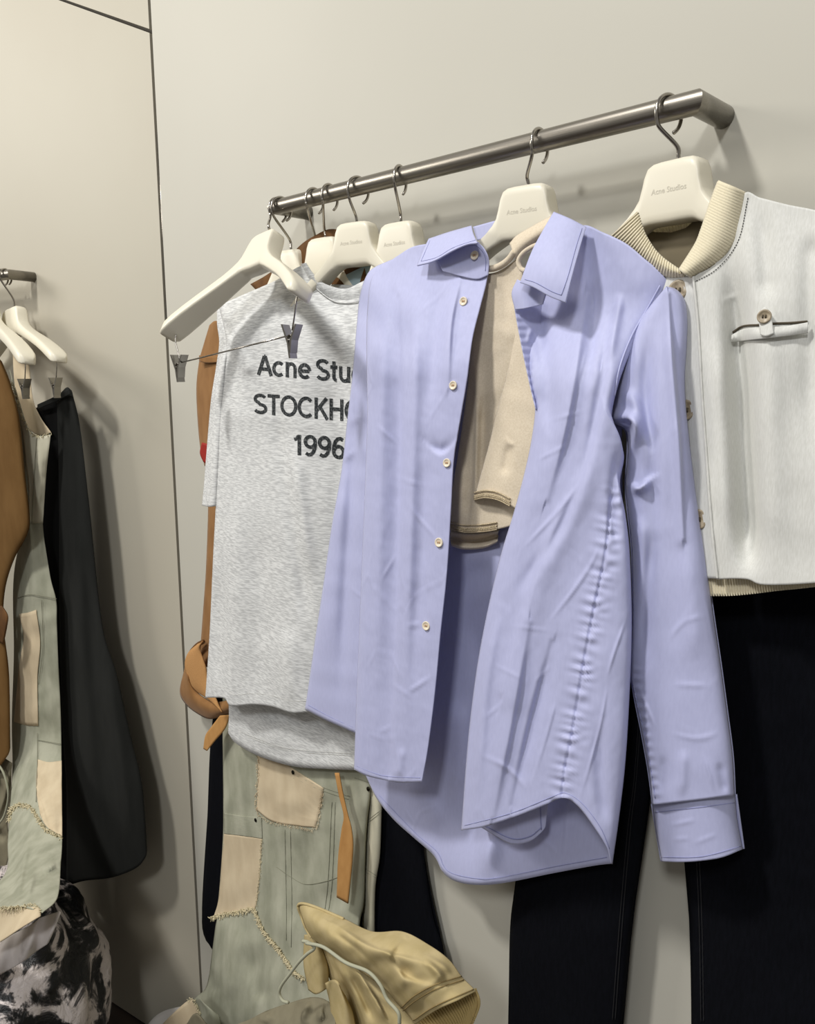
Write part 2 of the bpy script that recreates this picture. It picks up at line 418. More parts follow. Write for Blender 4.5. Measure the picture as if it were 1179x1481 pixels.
# ------------------------------------------------------------------ rails
def rail(name, c0, c1, back, label):
    c0, c1, back = [np.array(v, float) for v in (c0, c1, back)]; r = .0125
    e = (c1 - c0) / np.linalg.norm(c1 - c0); bn = back / np.linalg.norm(back)
    t = thing(name, (c0 + c1) / 2, label, 'clothes rail')
    z = np.array([0, 0, 1.0]); seg = 32
    def ring(c, f): return [c + r * (math.cos(q) * f + math.sin(q) * z) for q in np.linspace(0, 2 * math.pi, seg, False)]
    # mitred corners: ring lying in the bisector plane
    def mitre(c, f, ax, sgn):                         # shift each point of the bar's ring along ax to reach the mitre plane
        return [p + ax * sgn * ((p - c) @ bn) * -1 for p in ring(c, f)]
    V = mitre(c0, bn, e, -1) + mitre(c1, bn, e, 1)
    Fc = [(k, (k + 1) % seg, seg + (k + 1) % seg, seg + k) for k in range(seg)]
    o = new_mesh('bar', V, Fc, MT['steel'], t)
    for c, s in ((c0, -1), (c1, 1)):
        R0 = [p + bn * (-s) * ((p - c) @ e) for p in ring(c, e)]
        R1 = ring(c + back, e)
        o = new_mesh('bracket', R0 + R1, [(k, (k + 1) % seg, seg + (k + 1) % seg, seg + k) for k in range(seg)] + [tuple(range(seg, 2 * seg))], MT['steel'], t)
    return t
X0, X1 = -1.157, -0.412
rail('clothes_rail', (X0, YR, ZR), (X1, YR, ZR), (0, .067, 0), 'long brushed steel clothes rail on the back wall holding the blue shirt')
PL = left_plane(.065)
cl = PL.pt(14, 397)
rail('clothes_rail', cl + LDIR * .8, cl, -LN * .065, 'short visible end of brushed steel rail at the left edge, above the black skirt')

# ------------------------------------------------------------------ hangers
# stations: x, top, bottom, half thickness
HS = [(0, 0, -.066, .0145), (.014, 0, -.0655, .0145), (.024, -.0008, -.0655, .0145), (.0295, -.0035, -.066, .0145), (.0325, -.010, -.067, .0145), (.0345, -.020, -.068, .0145), (.038, -.034, -.0695, .0145), (.044, -.043, -.072, .0147), (.056, -.0525, -.077, .0152), (.075, -.064, -.086, .0162), (.10, -.0765, -.098, .0178), (.13, -.092, -.113, .0195), (.16, -.109, -.130, .021), (.185, -.124, -.146, .0215), (.2, -.134, -.156, .0205), (.208, -.141, -.158, .0165), (.2115, -.147, -.156, .010)]
def hanger_body(t, c, U, V, N, m, w=1.0, curve=.0, logo=True, clipped=False):
    U, V, N = [np.array(v, float) for v in (U, V, N)]; c = np.array(c)
    st = [(-a, b, d, e) for a, b, d, e in HS[:0:-1]] + HS; seg = 20; P = []; Fc = []
    for x, zt, zb, h in st:
        cz = (zt + zb) / 2; hz = (zt - zb) / 2; f = curve * x * x
        for k in range(seg):
            q = 2 * math.pi * k / seg; cs, sn = math.cos(q), math.sin(q); ex = .36
            xx = x if abs(x) < .045 else math.copysign(.045 + (abs(x) - .045) * w, x)
            P.append(c + U * (x * w if clipped else xx) + N * (f + h * math.copysign(abs(cs) ** ex, cs)) + V * (cz + hz * math.copysign(abs(sn) ** ex, sn)))
    n = len(st)
    for i in range(n - 1):
        for k in range(seg): Fc.append((i * seg + k, (i + 1) * seg + k, (i + 1) * seg + (k + 1) % seg, i * seg + (k + 1) % seg))
    Fc.append(tuple(range(seg))); Fc.append(tuple(range((n - 1) * seg, n * seg))[::-1])
    o = new_mesh('body', P, Fc, m, t)
    if logo:
        V2, F2 = text_tris('Acne Studios', .008); wd = V2[:, 0].max()
        s = .043 / wd
        Q = [c + U * ((a - wd / 2) * s) + V * (b * s - .034) + N * .01475 for a, b in V2]
        Q2 = [q - N * .001 for q in Q]
        lab(new_mesh('logo', Q, F2, MT['logo'], t, False), 'small debossed lettering')
    return o
def hook(t, xr, top, swing=(0, -1, 0), back_tip=True, pl_y=YR, zr=ZR, sway=0.0, axis=None):
    """wire hook over the rail at X=xr, ending in the hanger top"""
    s = np.array(swing, float); s /= np.linalg.norm(s); z = np.array([0, 0, 1.0])
    a = np.array([xr, pl_y, zr]) if axis is None else np.array(axis); R = .0195; cz = .0125 + .0019 - R
    pts = []
    for q in np.linspace(-62, 205, 22):
        qq = math.radians(q); pts.append(a + s * (-R * math.cos(qq)) * 1.0 + z * (cz + R * math.sin(qq)))
    top = np.array(top); low = pts[-1]
    pts.append(low + s * .0 + z * -.008 + (top - low) * np.array([.15, .15, 0]))
    pts.append(np.array([top[0], top[1], low[2] * .35 + top[2] * .65]) + s * .003)
    pts.append(top + z * .004); pts.append(top - z * .006)
    return tube('hook', pts, .0022, MT['wire'], t, 10)
def basis(yaw, roll=0):
    a = math.radians(yaw); U = np.array([math.cos(a), -math.sin(a), 0]); N = np.array([-math.sin(a), -math.cos(a), 0]); V = np.array([0, 0, 1.0])
    r = math.radians(roll); return U * math.cos(r) + V * math.sin(r), V * math.cos(r) - U * math.sin(r), N
def rail_x(px): 
    y = 260 - .25 * (px - 560); p = RAIL.pt(px, y); return p[0]
HL = 'ivory coat hangers on the steel rails'
def hanger(px_hook, px_head, py_head, yaw, label, d=0.0, roll=0, swing=(0, -1, 0), w=1.0, logo=True):
    top = RAIL.pt(px_head, py_head, d); xr = rail_x(px_hook)
    t = thing('coat_hanger', top, label, 'hanger', HL)
    hook(t, xr, top, swing); U, V, N = basis(yaw, roll); hanger_body(t, top, U, V, N, MT['hanger'], w, logo=logo)
    return t
hanger(968, 981, 232, 7, 'ivory hanger nearest the right end of the rail, inside the white vest', d=-.003, swing=(-.25, -1, 0), w=.72)
hanger(781, 764, 269, -6, 'ivory hanger inside the open blue shirt, hung mid-rail', d=.0, swing=(.1, -1, 0), w=.8)
hanger(579, 580, 322, -2, 'ivory hanger just left of the blue shirt collar, largely hidden', d=-.016, swing=(.35, -1, 0), w=.25)
hanger(518, 516, 322, -10, 'ivory hanger inside the neck of the grey printed t-shirt', d=-.004, swing=(-.1, -1, 0), w=.62)
hanger(477, 471, 344, -4, 'ivory hanger tucked just behind the t-shirt hanger', d=-.03, swing=(.2, -1, 0), w=.55, logo=False)
hanger(455, 457, 352, -4, 'ivory hanger behind the dark brown suede shoulder, hook showing', d=-.045, swing=(.1, -1, 0), w=.4, logo=False)
hanger(407, 421, 362, -4, 'low ivory hanger peeking out behind the clip hanger head', d=-.03, swing=(-.1, -1, 0), w=.5, logo=False)

def clip(t, top, U, N, s=1.0, tilt=0.0):
    """spring clip: two plates in a V, spring, and the wire loop it hangs from"""
    top = np.array(top); z = np.array([0, 0, 1.0]); U = np.array(U); N = np.array(N)
    ob = None
    for sg in (1, -1):
        c0 = top + U * sg * .0085 * s; c1 = top - z * .036 * s + U * (-sg) * .0005
        if sg > 0: c1 = top - z * .030 * s + U * .0005
        wv = N * .0075 * s; th = U * .0014
        V = [c + a * wv + b * th for c in (c0, c0 * .45 + c1 * .55 - U * sg * .002 * s, c1) for a in (-1, 1) for b in (-1, 1)]
        Fc = []
        for i in (0, 4): Fc += [(i, i + 1, i + 5, i + 4), (i + 2, i + 6, i + 7, i + 3), (i, i + 4, i + 6, i + 2), (i + 1, i + 3, i + 7, i + 5)]
        Fc += [(0, 2, 3, 1), (8, 9, 11, 10)]
        o = new_mesh('clip_jaw', V, Fc, MT['clip'], t, False)
    P = []
    for k in range(50):
        q = k / 50 * 6 * math.pi * 2; P.append(top - z * .014 * s + (N * ((k / 50 - .5) * .013) + U * math.cos(q) * .0028 + z * math.sin(q) * .0028) * s)
    tube('clip_spring', P, .0007, MT['wire'], t, 5)
def clip_hanger(name, label, head, L, R, hk, w_ends=.2, axis=None, swing=(0, -1, 0), bar=True, hv=None):
    head, L, R = [np.array(v) for v in (head, L, R)]
    t = thing(name, head, label, 'hanger', HL)
    U = (R - L); ln = np.linalg.norm(U); U /= ln
    mid = (L + R) / 2; V = head - mid; V -= U * (V @ U); hv_ = np.linalg.norm(V); V /= hv_; N = np.cross(U, V)
    return t, U, V, N, ln, hv_
def make_clip_hanger(label, hp, lp, rp, xr, clips, k=.16, curve=.35, axis=None, swing=(0, -1, 0), hook_on=True):
    """hp, lp, rp: world points of the head top, left arm tip, right arm tip"""
    t, U, V, N, ln, hv = clip_hanger('clip_hanger', label, hp, lp, rp, xr)
    if N @ (CAM - np.array(hp)) < 0: N = -N
    c = (np.array(lp) + np.array(rp)) / 2 + V * hv
    hanger_body(t, c, U, V * (hv / .150), N, MT['hanger'], ln / .423, curve, False, True)
    if hook_on: hook(t, xr, c, swing, axis=axis)
    tips = []
    for side in clips:
        e = c + U * side * ln * .45 - V * .148 * hv / .15 + N * curve * (.19) ** 2
        q = e - np.array([0, 0, .040]) - U * side * .012; tips.append(q)
        tube('clip_wire', [e + V * .012, e - np.array([0, 0, .012]), q + U * side * .006 + np.array([0, 0, .008]), q - np.array([0, 0, .008])], .0013, MT['wire'], t, 6)
        clip(t, q, RT * .93 - FH * .37, RT * .37 + FH * .93, 1.3)
    if len(tips) == 2: tube('clip_bar', [tips[0] - np.array([0, 0, .014]), tips[1] - np.array([0, 0, .014])], .0013, MT['wire'], t, 6, smooth=False)
    return t
def at_y(px, py, y): return RAIL.pt(px, py, YR - y)
make_clip_hanger('tilted ivory clip hanger at the left end of the long rail, empty metal clips', at_y(396, 338, .78), at_y(254, 490, .712), at_y(450, 430, .69), rail_x(402), (-1, 1), swing=(.1, -1, 0))

# ------------------------------------------------------------------ blue shirt
def pl_at(px, py, d=0.0): return RAIL.pt(px, py, d)
P0 = RAIL
shirt = thing('poplin_shirt', pl_at(770, 330, .03), 'open lavender blue button-up shirt with long right-hand sleeve, hung at the centre', 'shirt')
MS = MT['shirt']
# inside of the back, hanging below the fronts
def d_back(x, y, s, t):
    return .012 + .028 * edge(s, .18) * edge(1 - s, .10) * 0 + .010 * np.sin(s * 9) * t + folds(x, y, [
        ('g', [(640, 830), (700, 800), (712, 840), (655, 900)], 22, .010), ('g', [(690, 880), (700, 1000), (690, 1120)], 16, -.010), ('g', [(655, 1000), (665, 1080), (650, 1180)], 18, .010),
        ('g', [(735, 1100), (715, 1190), (700, 1275)], 14, .012), ('g', [(600, 1120), (640, 1200)], 20, .006)]) + wob(x, y, 3, 120, .002) + .03 * ss((y - 1130) / 150) * np.exp(-((x - 690) / 60.) ** 2)
bk, S_back = patch('back_panel', [(575, 395), (650, 398), (745, 398), (820, 398), (925, 395)],
    [(528, 1120), (545, 1155), (570, 1186), (600, 1213), (628, 1238), (641, 1262), (660, 1275), (692, 1280), (730, 1277), (800, 1263), (860, 1252), (886, 1249)],
    [(575, 395), (535, 600), (505, 900), (515, 1060), (528, 1120)], [(925, 395), (900, 600), (905, 900), (903, 1100), (886, 1249)], P0, d_back, MS, shirt, 90, 120)
stitches('hem_stitch', S_back, [[(548, 1150), (600, 1204), (632, 1232), (648, 1260), (692, 1271), (730, 1268), (800, 1254), (878, 1240)]], MT['shirt_stitch'], bk, off=.0012)
# inside flap seen through the arched hem
fl, S_fl = patch('inner_hem', [(672, 1150), (730, 1140), (795, 1140)], [(690, 1193), (715, 1208), (740, 1221), (766, 1217), (783, 1204), (789, 1196)],
    [(672, 1150), (690, 1193)], [(795, 1140), (789, 1196)], P0, lambda x, y, s, t: .052 + .006 * np.sin(s * 3.1), MS, shirt, 30, 30)
stitches('inner_hem_stitch', S_fl, [[(700, 1194), (740, 1213), (766, 1210), (782, 1198)], [(781, 1162), (783, 1200)]], MT['shirt_stitch'], fl, r=.0006, off=.0012)
# side of the left half, turned away
def d_side(x, y, s, t):
    return .010 + .030 * ss((y - 360) / 200) + .014 * edge(s, .5) + .010 * t + folds(x, y, [('g', [(500, 660), (480, 800), (462, 1020)], 16, .007), ('g', [(517, 560), (505, 760), (490, 1050)], 9, -.006), ('r', [(500, 612), (530, 604)], 3, .003), ('r', [(490, 668), (520, 650)], 3, .003)]) + wob(x, y, 5, 90, .0015)
sd, S_side = patch('side_panel', [(546, 384), (575, 372), (600, 362)], [(441, 1026), (468, 1040), (495, 1052), (520, 1063), (545, 1072)],
    [(546, 384), (532, 395), (521, 425), (516, 470), (510, 540), (502, 610), (494, 680), (480, 760), (467, 850), (455, 930), (445, 1000), (441, 1026)],
    [(600, 362), (570, 500), (560, 700), (552, 900), (545, 1072)], P0, d_side, MS, shirt, 50, 140)
stitches('side_hem_stitch', S_side, [[(446, 1020), (480, 1038), (511, 1052)]], MT['shirt_stitch'], sd)
# left front with the buttons
FLE = [(572, 372), (540, 398), (532, 440), (530, 500), (531, 600), (528, 700), (524, 800), (520, 900), (516, 1000), (512, 1113)]
FRE = [(700, 372), (706, 386), (703, 410), (694, 445), (683, 490), (675, 550), (664, 615), (656, 665), (652, 735), (646, 830), (637, 915), (629, 1000), (619, 1080), (610, 1131)]
def d_lf(x, y, s, t):
    tt = ss((y - 350) / 200)
    return .038 + .030 * tt + .012 * t + .012 * edge(s, .12) * tt - .006 * np.clip((s - .7) / .3, 0, 1) * (1 - t) + folds(x, y, [
        ('g', [(556, 420), (552, 560), (548, 760), (540, 1100)], 10, .004), ('b', [(574, 430), (578, 600), (574, 800), (562, 1120)], 14, -.008), ('g', [(598, 405), (600, 560), (594, 760), (584, 1120)], 9, .005),
        ('g', [(640, 400), (628, 500), (624, 600)], 13, -.006), ('b', [(665, 405), (652, 470), (648, 560)], 10, .005), ('a', [(618, 640), (638, 652), (655, 640)], 9, -.005), ('g', [(618, 620), (610, 800), (596, 1000)], 12, -.004),
        ('r', [(590, 730), (634, 783)], 2.5, .0022), ('r', [(572, 690), (612, 704)], 2, .0016), ('r', [(540, 612), (580, 646)], 2, .0016), ('r', [(550, 842), (575, 800)], 2, .0015), ('r', [(585, 905), (613, 903)], 2.5, .002),
        ('r', [(628, 976), (604, 992), (588, 1002)], 2.5, .003), ('r', [(560, 985), (600, 1012)], 2, .0015), ('r', [(545, 1060), (570, 1050)], 2, .0015), ('g', [(582, 1080), (574, 1128)], 7, .003), ('r', [(612, 800), (622, 870)], 2, .0014)]) + wob(x, y, 8, 90, .0006) + wob(x, y, 9, 26, .00018)
lf, S_lf = patch('front_panel', [(572, 372), (600, 356), (640, 352), (680, 358), (700, 372)], [(512, 1113), (530, 1122), (555, 1128), (580, 1132), (610, 1131)], FLE, FRE, P0, d_lf, MS, shirt, 110, 220)
stitches('front_hem_stitch', S_lf, [[(516, 1108), (535, 1116), (560, 1123), (608, 1125)]], MT['shirt_stitch'], lf)
# right front
def ruche(x, y):
    c = [(884, 720), (876, 800), (862, 870), (850, 930), (838, 1000), (828, 1060), (818, 1110), (812, 1156)]
    d, sgn = pdist(x, y, c); q = d * sgn
    p = np.sin(y * .30 + .10 * d + 2.2 * np.sin(y * .071)) * (.6 + .4 * np.sin(y * .13 + 1)) + .6 * np.sin(y * .47 - .12 * q + 1.5 * np.sin(y * .09))
    return np.exp(-(d / 15) ** 2) * .0019 * p - .0022 * np.exp(-(d / 2.2) ** 2)
def d_rf(x, y, s, t):
    tt = ss((y - 420) / 150)
    return .036 + .028 * tt + .018 * t + .014 * edge(s, .16) * tt - .022 * (1 - edge(1 - s, .28)) + ruche(x, y) + folds(x, y, [
        ('g', [(775, 440), (790, 540), (796, 640)], 14, -.008), ('a', [(868, 540), (838, 690), (790, 800), (730, 1000)], 26, .010), ('b', [(846, 430), (832, 540), (812, 640), (790, 720)], 18, .008),
        ('g', [(884, 460), (868, 560), (846, 660), (806, 770), (735, 872)], 9, -.008), ('g', [(900, 420), (890, 470), (880, 530)], 7, .006), ('g', [(862, 400), (858, 470), (850, 540)], 9, -.005),
        ('r', [(846, 690), (805, 742), (750, 800)], 2.5, .003), ('r', [(864, 800), (828, 856), (790, 905)], 2, .0025), ('r', [(872, 780), (850, 826), (812, 882)], 2, .002),
        ('g', [(722, 880), (702, 1000), (690, 1170)], 8, .005), ('b', [(764, 900), (740, 1040), (712, 1180)], 16, .008), ('a', [(800, 930), (770, 1040), (742, 1165)], 14, -.007),
        ('r', [(690, 1090), (735, 1112), (768, 1150)], 3, .003), ('r', [(804, 1010), (796, 1045), (768, 1140)], 1.8, .003), ('r', [(880, 985), (866, 1060), (836, 1165)], 1.8, .003), ('r', [(908, 890), (890, 940), (876, 985)], 1.8, .003),
        ('g', [(866, 1040), (868, 1130), (878, 1200)], 9, -.005), ('g', [(897, 640), (886, 720), (893, 800)], 7, -.005), ('r', [(790, 610), (850, 593)], 2, .0016), ('r', [(772, 668), (828, 640)], 2, .0016), ('r', [(735, 905), (800, 913)], 1.6, .0014),
        ('r', [(712, 960), (760, 985)], 2, .0016), ('r', [(770, 990), (800, 960)], 2, .0016), ('r', [(700, 1040), (730, 1015)], 2, .0016), ('r', [(850, 500), (835, 560)], 2, .0014)]) + wob(x, y, 11, 100, .0007) + wob(x, y, 12, 28, .0002)
RLE = [(740, 424), (748, 465), (757, 510), (768, 560), (774, 590), (768, 640), (757, 690), (742, 745), (725, 800), (708, 870), (694, 940), (685, 1000), (676, 1080), (667, 1201)]
RRE = [(973, 419), (951, 452), (926, 488), (904, 530), (890, 573), (885, 608), (893, 636), (903, 660), (897, 700), (905, 745), (911, 800), (914, 900), (911, 1000), (905, 1100), (896, 1180), (886, 1250)]
rf, S_rf = patch('front_panel', [(740, 424), (775, 400), (810, 350), (842, 326), (872, 336), (905, 352), (932, 374), (956, 394), (973, 419)],
    [(667, 1201), (700, 1196), (740, 1183), (780, 1168), (800, 1159), (818, 1154), (838, 1168), (862, 1200), (878, 1226), (886, 1250)], RLE, RRE, P0, d_rf, MS, shirt, 150, 240)
lab(rf, 'right half of the open front with puckered side seam')
stitches('front_hem_stitch', S_rf, [[(672, 1194), (740, 1176), (800, 1152), (818, 1147), (842, 1162), (868, 1196), (882, 1228)]], MT['shirt_stitch'], rf)
# rippled edge of the buttonhole placket, turned under
def d_pk(x, y, s, t): return .056 + .008 * t - .040 * s + .0007 * np.sin(y * .55) * np.exp(-(s / .4) ** 2) + folds(x, y, [('r', [(770, 470), (762, 500)], 3, .004)])
pk, S_pk = patch('placket', [(741, 424), (770, 432), (800, 440)], [(776, 592), (784, 600), (792, 600)], [(741, 424), (748, 465), (757, 510), (767, 555), (776, 592)], [(800, 440), (800, 520), (792, 600)], P0, lambda x, y, s, t: d_pk(x, y, s, t) + .012, MS, shirt, 40, 80)
# sleeve
SLE = [(964, 414), (930, 456), (912, 490), (897, 532), (888, 572), (886, 608), (905, 622), (908, 650), (905, 700), (908, 740), (914, 800), (915, 900), (912, 965), (917, 1005), (928, 1060), (938, 1116), (944, 1164)]
SRE = [(964, 414), (978, 418), (990, 432), (995, 460), (994, 500), (991, 545), (993, 590), (999, 650), (1006, 705), (1014, 760), (1025, 837), (1033, 895), (1042, 956), (1052, 1030), (1060, 1093), (1063, 1150)]
def d_sl(x, y, s, t):
    return .030 + .022 * np.sqrt(np.clip(1 - (2 * s - 1) ** 4, 0, 1)) + .008 * ss((y - 430) / 200) + folds(x, y, [
        ('b', [(966, 424), (972, 520), (982, 640), (988, 780)], 10, .012), ('g', [(940, 470), (935, 560), (942, 660), (948, 780)], 10, -.007), ('g', [(955, 450), (958, 600), (965, 760)], 14, .005),
        ('a', [(890, 605), (912, 606), (918, 625), (908, 668)], 9, .016), ('g', [(900, 560), (918, 585), (935, 640), (944, 700)], 9, .006), ('b', [(912, 700), (925, 705), (945, 690)], 8, .012), ('g', [(922, 740), (930, 800), (926, 900)], 10, .006),
        ('g', [(945, 760), (935, 860), (930, 960)], 10, -.006), ('g', [(990, 780), (1000, 880), (1005, 960)], 16, .004), ('r', [(970, 990), (1030, 992)], 3, .0015), ('r', [(965, 1060), (1010, 1068), (1045, 1058)], 3, .0018),
        ('r', [(920, 985), (950, 1058)], 2.2, .003), ('r', [(1016, 1085), (1035, 1150)], 2.2, .002), ('g', [(960, 1090), (955, 1150)], 6, -.003), ('g', [(990, 1080), (985, 1155)], 8, .003), ('r', [(965, 930), (990, 900), (1025, 890)], 3, .0015),
        ('g', [(1040, 1100), (1050, 1150)], 6, -.003)]) + wob(x, y, 14, 90, .0006) + .002 * np.sin(y * .45) * np.exp(-((x - np.interp(y, [970, 1160], [918, 948])) / 7) ** 2) * (y > 960)
sl, S_sl = patch('sleeve', [(963, 413), (964, 414), (965, 414)], [(944, 1164), (975, 1161), (1010, 1157), (1040, 1153), (1063, 1150)], SLE, SRE, P0, d_sl, MS, shirt, 80, 240)
bsl, _ = patch('sleeve_back', [(963, 413), (964, 414), (965, 414)], [(944, 1164), (1010, 1157), (1063, 1150)], SLE, SRE, P0, lambda x, y, s, t: .024 - .018 * np.sqrt(np.clip(1 - (2 * s - 1) ** 2, 0, 1)) , MS, shirt, 30, 120)
stitches('sleeve_seam', S_sl, [[(915, 985), (925, 1030), (938, 1090), (948, 1155)]], MT['shirt_stitch'], sl)
tube('shoulder_seam', S_rf.line([(955, 413), (936, 447), (914, 486), (897, 530), (889, 572)], .002, 40), .0010, MS, shirt, 6)
def d_cf(x, y, s, t): return .020 + .034 * np.sqrt(np.clip(1 - (2 * s - 1) ** 2, 0, 1)) + folds(x, y, [('r', [(965, 1195), (1010, 1185)], 3, .0015), ('r', [(970, 1215), (1000, 1212)], 3, .0012), ('r', [(1000, 1222), (1040, 1205)], 3, .001)])
cu, S_cu = patch('cuff', [(943, 1163), (975, 1160), (1010, 1156), (1040, 1152), (1064, 1149)], [(957, 1246), (985, 1247), (1015, 1245), (1045, 1240), (1075, 1228)], [(943, 1163), (949, 1205), (957, 1246)], [(1064, 1149), (1067, 1185), (1075, 1228)], P0, d_cf, MS, shirt, 60, 40, .002)
patch('cuff_back', [(943, 1163), (1010, 1156), (1064, 1149)], [(957, 1246), (1015, 1238), (1075, 1228)], [(943, 1163), (957, 1246)], [(1064, 1149), (1075, 1228)], P0, lambda x, y, s, t: .02 - .012 * np.sqrt(np.clip(1 - (2 * s - 1) ** 2, 0, 1)), MS, cu, 30, 20, .002)
stitches('cuff_stitch', S_cu, [[(947, 1175), (1010, 1168), (1063, 1161)], [(957, 1240), (1015, 1239), (1072, 1224)]], MT['shirt_stitch'], cu)
# collar
st, S_st = patch('collar_stand', [(628, 366), (655, 350), (680, 344), (692, 350)], [(640, 392), (668, 400), (690, 404), (706, 398)], [(628, 366), (640, 392)], [(692, 350), (701, 360), (707, 376), (706, 398)], P0, lambda x, y, s, t: .052 - .010 * s, MS, shirt, 40, 30)
stitches('stand_stitch', S_st, [[(660, 362), (680, 354), (693, 358), (702, 372), (702, 392)]], MT['shirt_stitch'], st)
LT, S_lt = patch('collar_leaf', [(620, 345), (650, 335), (682, 326)], [(603, 384), (628, 377), (655, 362), (676, 353), (691, 351)], [(620, 345), (611, 364), (603, 384)], [(682, 326), (685, 338), (691, 351)], P0,
    lambda x, y, s, t: .030 + .032 * t ** .7 + .006 * np.sin(s * 3.1), MS, shirt, 50, 30, .0018)
stitches('leaf_stitch', S_lt, [[(609, 378), (632, 372), (656, 358), (688, 347)], [(622, 348), (609, 378)]], MT['shirt_stitch'], LT)
RT_, S_rt = patch('collar_leaf', [(801, 306), (825, 316), (848, 328)], [(752, 409), (772, 416), (795, 429), (818, 438)], [(801, 306), (783, 337), (768, 366), (752, 409)], [(848, 328), (839, 358), (828, 398), (818, 438)], P0,
    lambda x, y, s, t: .046 + .040 * np.sin(np.clip(t, 0, 1) * 1.6) + .004 * np.sin(s * 3.1), MS, shirt, 50, 60, .0018)
stitches('leaf_stitch', S_rt, [[(759, 404), (775, 409), (797, 421), (812, 427)], [(842, 330), (833, 358), (822, 398), (812, 427)]], MT['shirt_stitch'], RT_)
rs, S_rs = patch('collar_stand', [(748, 404), (765, 412), (790, 424)], [(745, 448), (760, 446), (785, 440)], [(748, 404), (740, 424), (745, 448)], [(790, 424), (785, 440)], P0, lambda x, y, s, t: .072 + .004 * np.sin(s * 5), MS, shirt, 30, 30)
patch('collar_stand', [(684, 328), (730, 316), (775, 310), (801, 306)], [(690, 348), (735, 338), (790, 326)], [(684, 328), (690, 348)], [(801, 306), (790, 326)], Plane(0, YR + .03), lambda x, y, s, t: 0 * x, MS, shirt, 30, 10)
# buttons
for bx, by in [(687, 369.5), (671, 436), (656, 557.5), (647, 669.5), (635.5, 784.5), (617, 905)]:
    S = S_st if by < 390 else S_lf
    c = S.pt(bx, by, .0005)
    button(c, (.15, -1, .12), .0058 if by < 700 else .0064, MT['pearl'], MT['pearl_thread'], shirt)

# ------------------------------------------------------------------ beige top under the shirt
kt = thing('jersey_top', pl_at(730, 400, .03), 'beige jersey top with picot hem hung inside the open blue shirt', 'top')
MK = MT['knit']
kb, S_kb = patch('body', [(690, 394), (705, 396), (722, 392), (738, 382), (752, 370)], [(651, 764), (672, 769), (700, 768), (722, 765), (748, 758)],
    [(690, 394), (684, 470), (676, 560), (662, 660), (654, 710), (651, 764)], [(752, 370), (762, 440), (785, 560), (770, 660), (748, 758)], P0,
    lambda x, y, s, t: .030 + .012 * edge(s, .2) * t + folds(x, y, [('a', [(684, 500), (690, 580), (688, 700), (680, 765)], 10, .007), ('g', [(700, 560), (697, 640), (694, 720)], 8, -.009), ('g', [(735, 430), (725, 520), (715, 620)], 16, .004), ('g', [(668, 660), (664, 760)], 8, .006), ('g', [(722, 405), (728, 480)], 14, -.002)]) + wob(x, y, 21, 60, .001), MK, kt, 70, 140)
kl, S_kl = patch('side_fold', [(748, 470), (752, 468), (756, 468)], [(685, 722), (700, 719), (720, 722), (738, 731), (756, 742)], [(748, 470), (736, 530), (720, 590), (708, 640), (697, 680), (685, 722)], [(756, 468), (790, 560), (782, 640), (756, 742)], P0,
    lambda x, y, s, t: .046 + .012 * np.sqrt(np.clip(1 - (1.6 * s - 1) ** 2, 0, 1)) * t + folds(x, y, [('g', [(738, 640), (728, 690)], 7, -.004), ('r', [(728, 630), (738, 642), (745, 640)], 3, .003)]) + wob(x, y, 22, 50, .001), MK, kt, 50, 110)
lab(kl, 'lighter folded side of the top')
patch('side_fold_lining', [(690, 726), (712, 722), (740, 735)], [(700, 742), (717, 757), (742, 748)], [(690, 726), (700, 742)], [(740, 735), (742, 748)], P0, lambda x, y, s, t: .035 + 0 * x, MK, kt, 20, 12)
patch('rolled_hem', [(652, 766), (690, 768), (722, 764)], [(653, 790), (672, 795), (700, 793), (719, 785)], [(652, 766), (651, 778), (653, 790)], [(722, 764), (719, 785)], P0, lambda x, y, s, t: .022 + .008 * np.sin(t * 9), MK, kt, 30, 24)
def trim(S, pts, n, seed, nm='picot_trim'):
    P = S.line(pts, .0015, n); L = []
    V = poly(P, n * 2, False); k = np.arange(len(V))
    off = np.stack([0 * k, 0 * k, .0022 * np.sin(k * 1.1)], 1)
    return stuff(multi_tube(nm, [V + off, V - off, V + np.array([0, -.0005, .006]), V + np.array([0, 0, -.0035])], .0010, MT['knit_trim'], kt, 5))
trim(S_kb, [(651, 761), (672, 766), (700, 765), (719, 762)], 50, 1)
trim(S_kl, [(686, 719), (702, 716), (720, 719), (738, 728)], 40, 2)
tube('neck_band', [S_kb.pt(*q, .004) for q in [(700, 389), (714, 388), (726, 383), (736, 375), (744, 364)]], .0042, MK, kt, 10)
nb, _ = patch('shoulder_band', [(737, 352), (748, 340), (775, 324), (797, 312)], [(747, 378), (762, 362), (785, 346), (806, 335)], [(737, 352), (742, 365), (747, 378)], [(797, 312), (806, 335)], P0, lambda x, y, s, t: .030 + .014 * s * 0 + .008 * np.sin(t * 3.1), MK, kt, 30, 16, .003)
tube('armhole_piping', [pl_at(*q, .052) for q in [(783, 352), (768, 358), (756, 367), (750, 378), (753, 388), (760, 392)]], .0030, MK, kt, 8)

